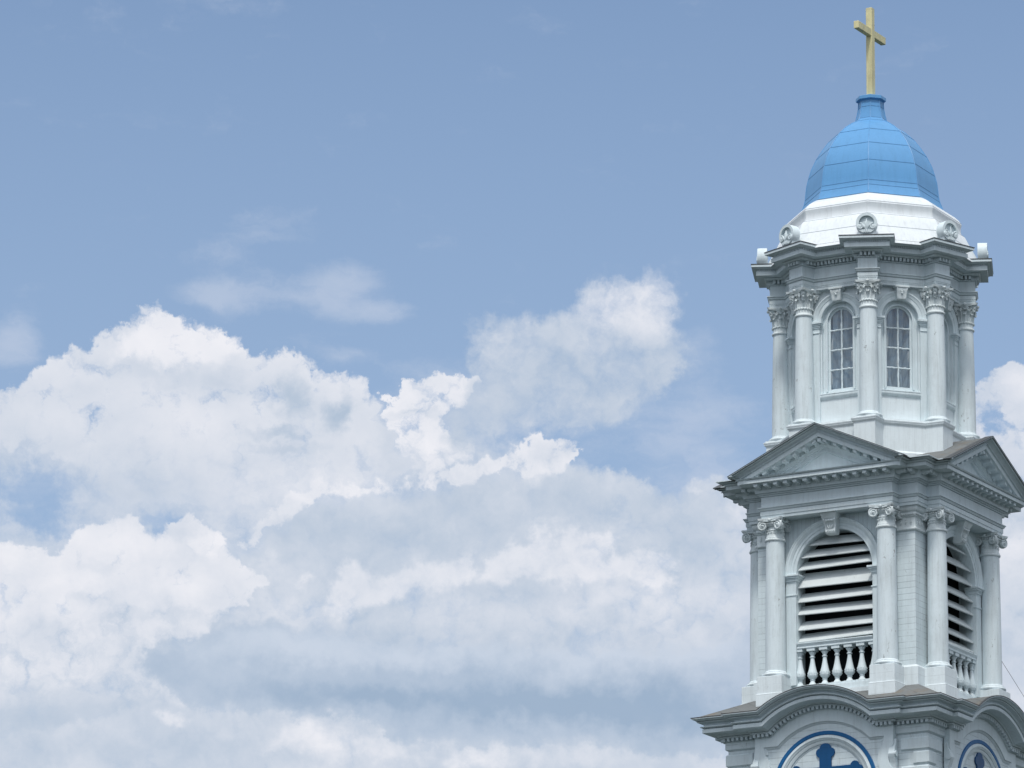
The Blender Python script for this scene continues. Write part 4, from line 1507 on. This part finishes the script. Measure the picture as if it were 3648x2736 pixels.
def rose():
    root = bpy.data.objects.new('round_panel', None)
    COL.objects.link(root)
    zc = -3.05
    mb = MB()      # hood moulding that follows the arch then turns out level and down
    Rm = 1.80
    h1 = sqrt(Rm * Rm - (-1.90 - ZC3) ** 2); a1 = math.asin(h1 / Rm)
    for dr, y0, y1 in ((0, -2.998, -2.93), (.035, -3.03, -2.93)):
        pass
    for sgn, pr in ((1, [(0.0, -2.99), (0.0, -2.975), (-.03, -2.965), (-.06, -2.94), (-.075, -2.90), (-.08, -2.84)]),):
        rows = []
        for dr, y in pr:
            R_ = Rm + .065 + dr
            zl = -1.86 + dr
            h_ = sqrt(R_ * R_ - (zl - ZC3) ** 2); aa = math.asin(h_ / R_)
            xo = 1.685 + dr
            row = [(-xo + .04, y, -2.06), (-xo, y, zl)] + [(R_ * sin(-aa + 2 * aa * i / NA), y, ZC3 + R_ * cos(-aa + 2 * aa * i / NA)) for i in range(NA + 1)] + [(xo, y, zl), (xo - .04, y, -2.06)]
            rows.append(row)
        mb.loft(rows, False)
    mb.build('hood_mould', 'entab', root, ang=28)
    mb = MB()
    arch_band(mb, [(1.375, -2.86), (1.375, -2.955), (1.385, -2.962), (1.465, -2.962), (1.475, -2.955), (1.475, -2.92)], zc, 0, 2 * pi, 72)
    mb.build('blue_ring', 'ring_blue', root)
    mb = MB()
    arch_band(mb, [(1.375, -2.945), (1.34, -2.965), (1.30, -2.975), (1.27, -2.95), (1.25, -2.945), (1.24, -2.925), (1.20, -2.92), (1.175, -2.905), (1.16, -2.90), (1.15, -2.875), (1.12, -2.87), (1.10, -2.85)], zc, 0, 2 * pi, 72)
    mb.build('ring_mould', 'paint', root, ang=28)
    mb = MB()
    n_ = 64
    mb.add([(1.16 * cos(2 * pi * i / n_), -2.86, zc + 1.16 * sin(2 * pi * i / n_)) for i in range(n_)], [tuple(range(n_))])
    mb.build('tympanum_boards', 'boards_h', root)
    # blue cross with three-lobed ends
    mb = MB()
    cz = -2.65

    def arm(L):
        """outline of one arm pointing up, from the crossing"""
        w = .165
        out = [(-w, w), (-w, L - .42)]
        lob = [(-.165, L - .36), (-.20, L - .345), (-.245, L - .30), (-.262, L - .24), (-.25, L - .18), (-.21, L - .14), (-.165, L - .125), (-.15, L - .09), (-.12, L - .04), (-.07, L - .008), (0, L), ]
        out += lob
        out += [(-x, z) for x, z in lob[:-1][::-1]] + [(w, L - .42)]
        return out
    arms = []
    for a, L in ((0, .77), (-pi / 2, 1.06), (pi, 1.38), (pi / 2, 1.06)):
        arms += [(x * cos(a) - z * sin(a), cz + x * sin(a) + z * cos(a)) for x, z in arm(L)]
    mb.prism(arms, -2.905, -2.861)
    mb.build('blue_cross', 'deep_blue', root)
    return root


proto = rose(); proto.parent = tower
for r in (1, 2, 3): copy_tree(proto, tower, (0, 0, 0), r * pi / 2)


# corner blocks (quoins)
def quoins():
    mb = MB()
    zz = -1.93
    for i in range(9):
        h = .33
        x0 = 2.08 if i % 2 == 0 else 2.42
        y0 = x0
        c0 = C3 - .06
        # block wraps the corner
        P = lambda o, z: [(x0 + (0 if o > 0 else 0), -(c0 + o), z), (c0 + o, -(c0 + o), z), (c0 + o, -x0, z), (c0 - .02, -x0, z), (c0 - .02, -(c0 - .02), z), (x0, -(c0 - .02), z)]
        mb.loft([P(0, zz - h), P(.05, zz - h + .04), P(.05, zz - .03), P(0.02, zz)], True, cap0=True, cap1=True)
        zz -= .36
    return mb


proto = quoins().build('quoin_stack', 'paint', tower)
for r in (1, 2, 3): copy_tree(proto, tower, (0, 0, 0), r * pi / 2)


def scroll(s):
    mb = MB()
    mb.lathe([(.075, -.085), (.075, .085)], 14, Matrix.Translation((s * 1.95, -2.98, -2.33)) @ Matrix.Rotation(pi / 2, 4, 'Y'))
    rows = []
    for y, z in ((-2.92, -1.95), (-2.96, -2.1), (-3.02, -2.22), (-3.055, -2.33), (-3.03, -2.42), (-2.97, -2.52), (-2.94, -2.75), (-2.93, -3.3)):
        rows.append([(s * 1.91 - .08, y, z), (s * 1.91 + .08, y, z), (s * 1.91 + .08, -2.85, z), (s * 1.91 - .08, -2.85, z)])
    mb.loft(rows, True, cap0=True, cap1=True)
    return mb


for s in (-1, 1):
    p_ = scroll(s).build('scroll_bracket', 'paint', tower)
    for r in (1, 2, 3): copy_tree(p_, tower, (0, 0, 0), r * pi / 2)

# ---- stay wire running down from the tower
mb = MB()
pts = []
for i in range(25):
    t = i / 24
    pts.append((2.7 + 14 * t, 1.6 + 10.6 * t, .95 - 26.6 * t - .5 * sin(pi * t)))
mb.tube(pts, .006, 5)
wire = mb.build('cable', 'wire')
wire['label'] = 'thin dark wire slanting down from the right side of the belfry'
wire['category'] = 'cable'
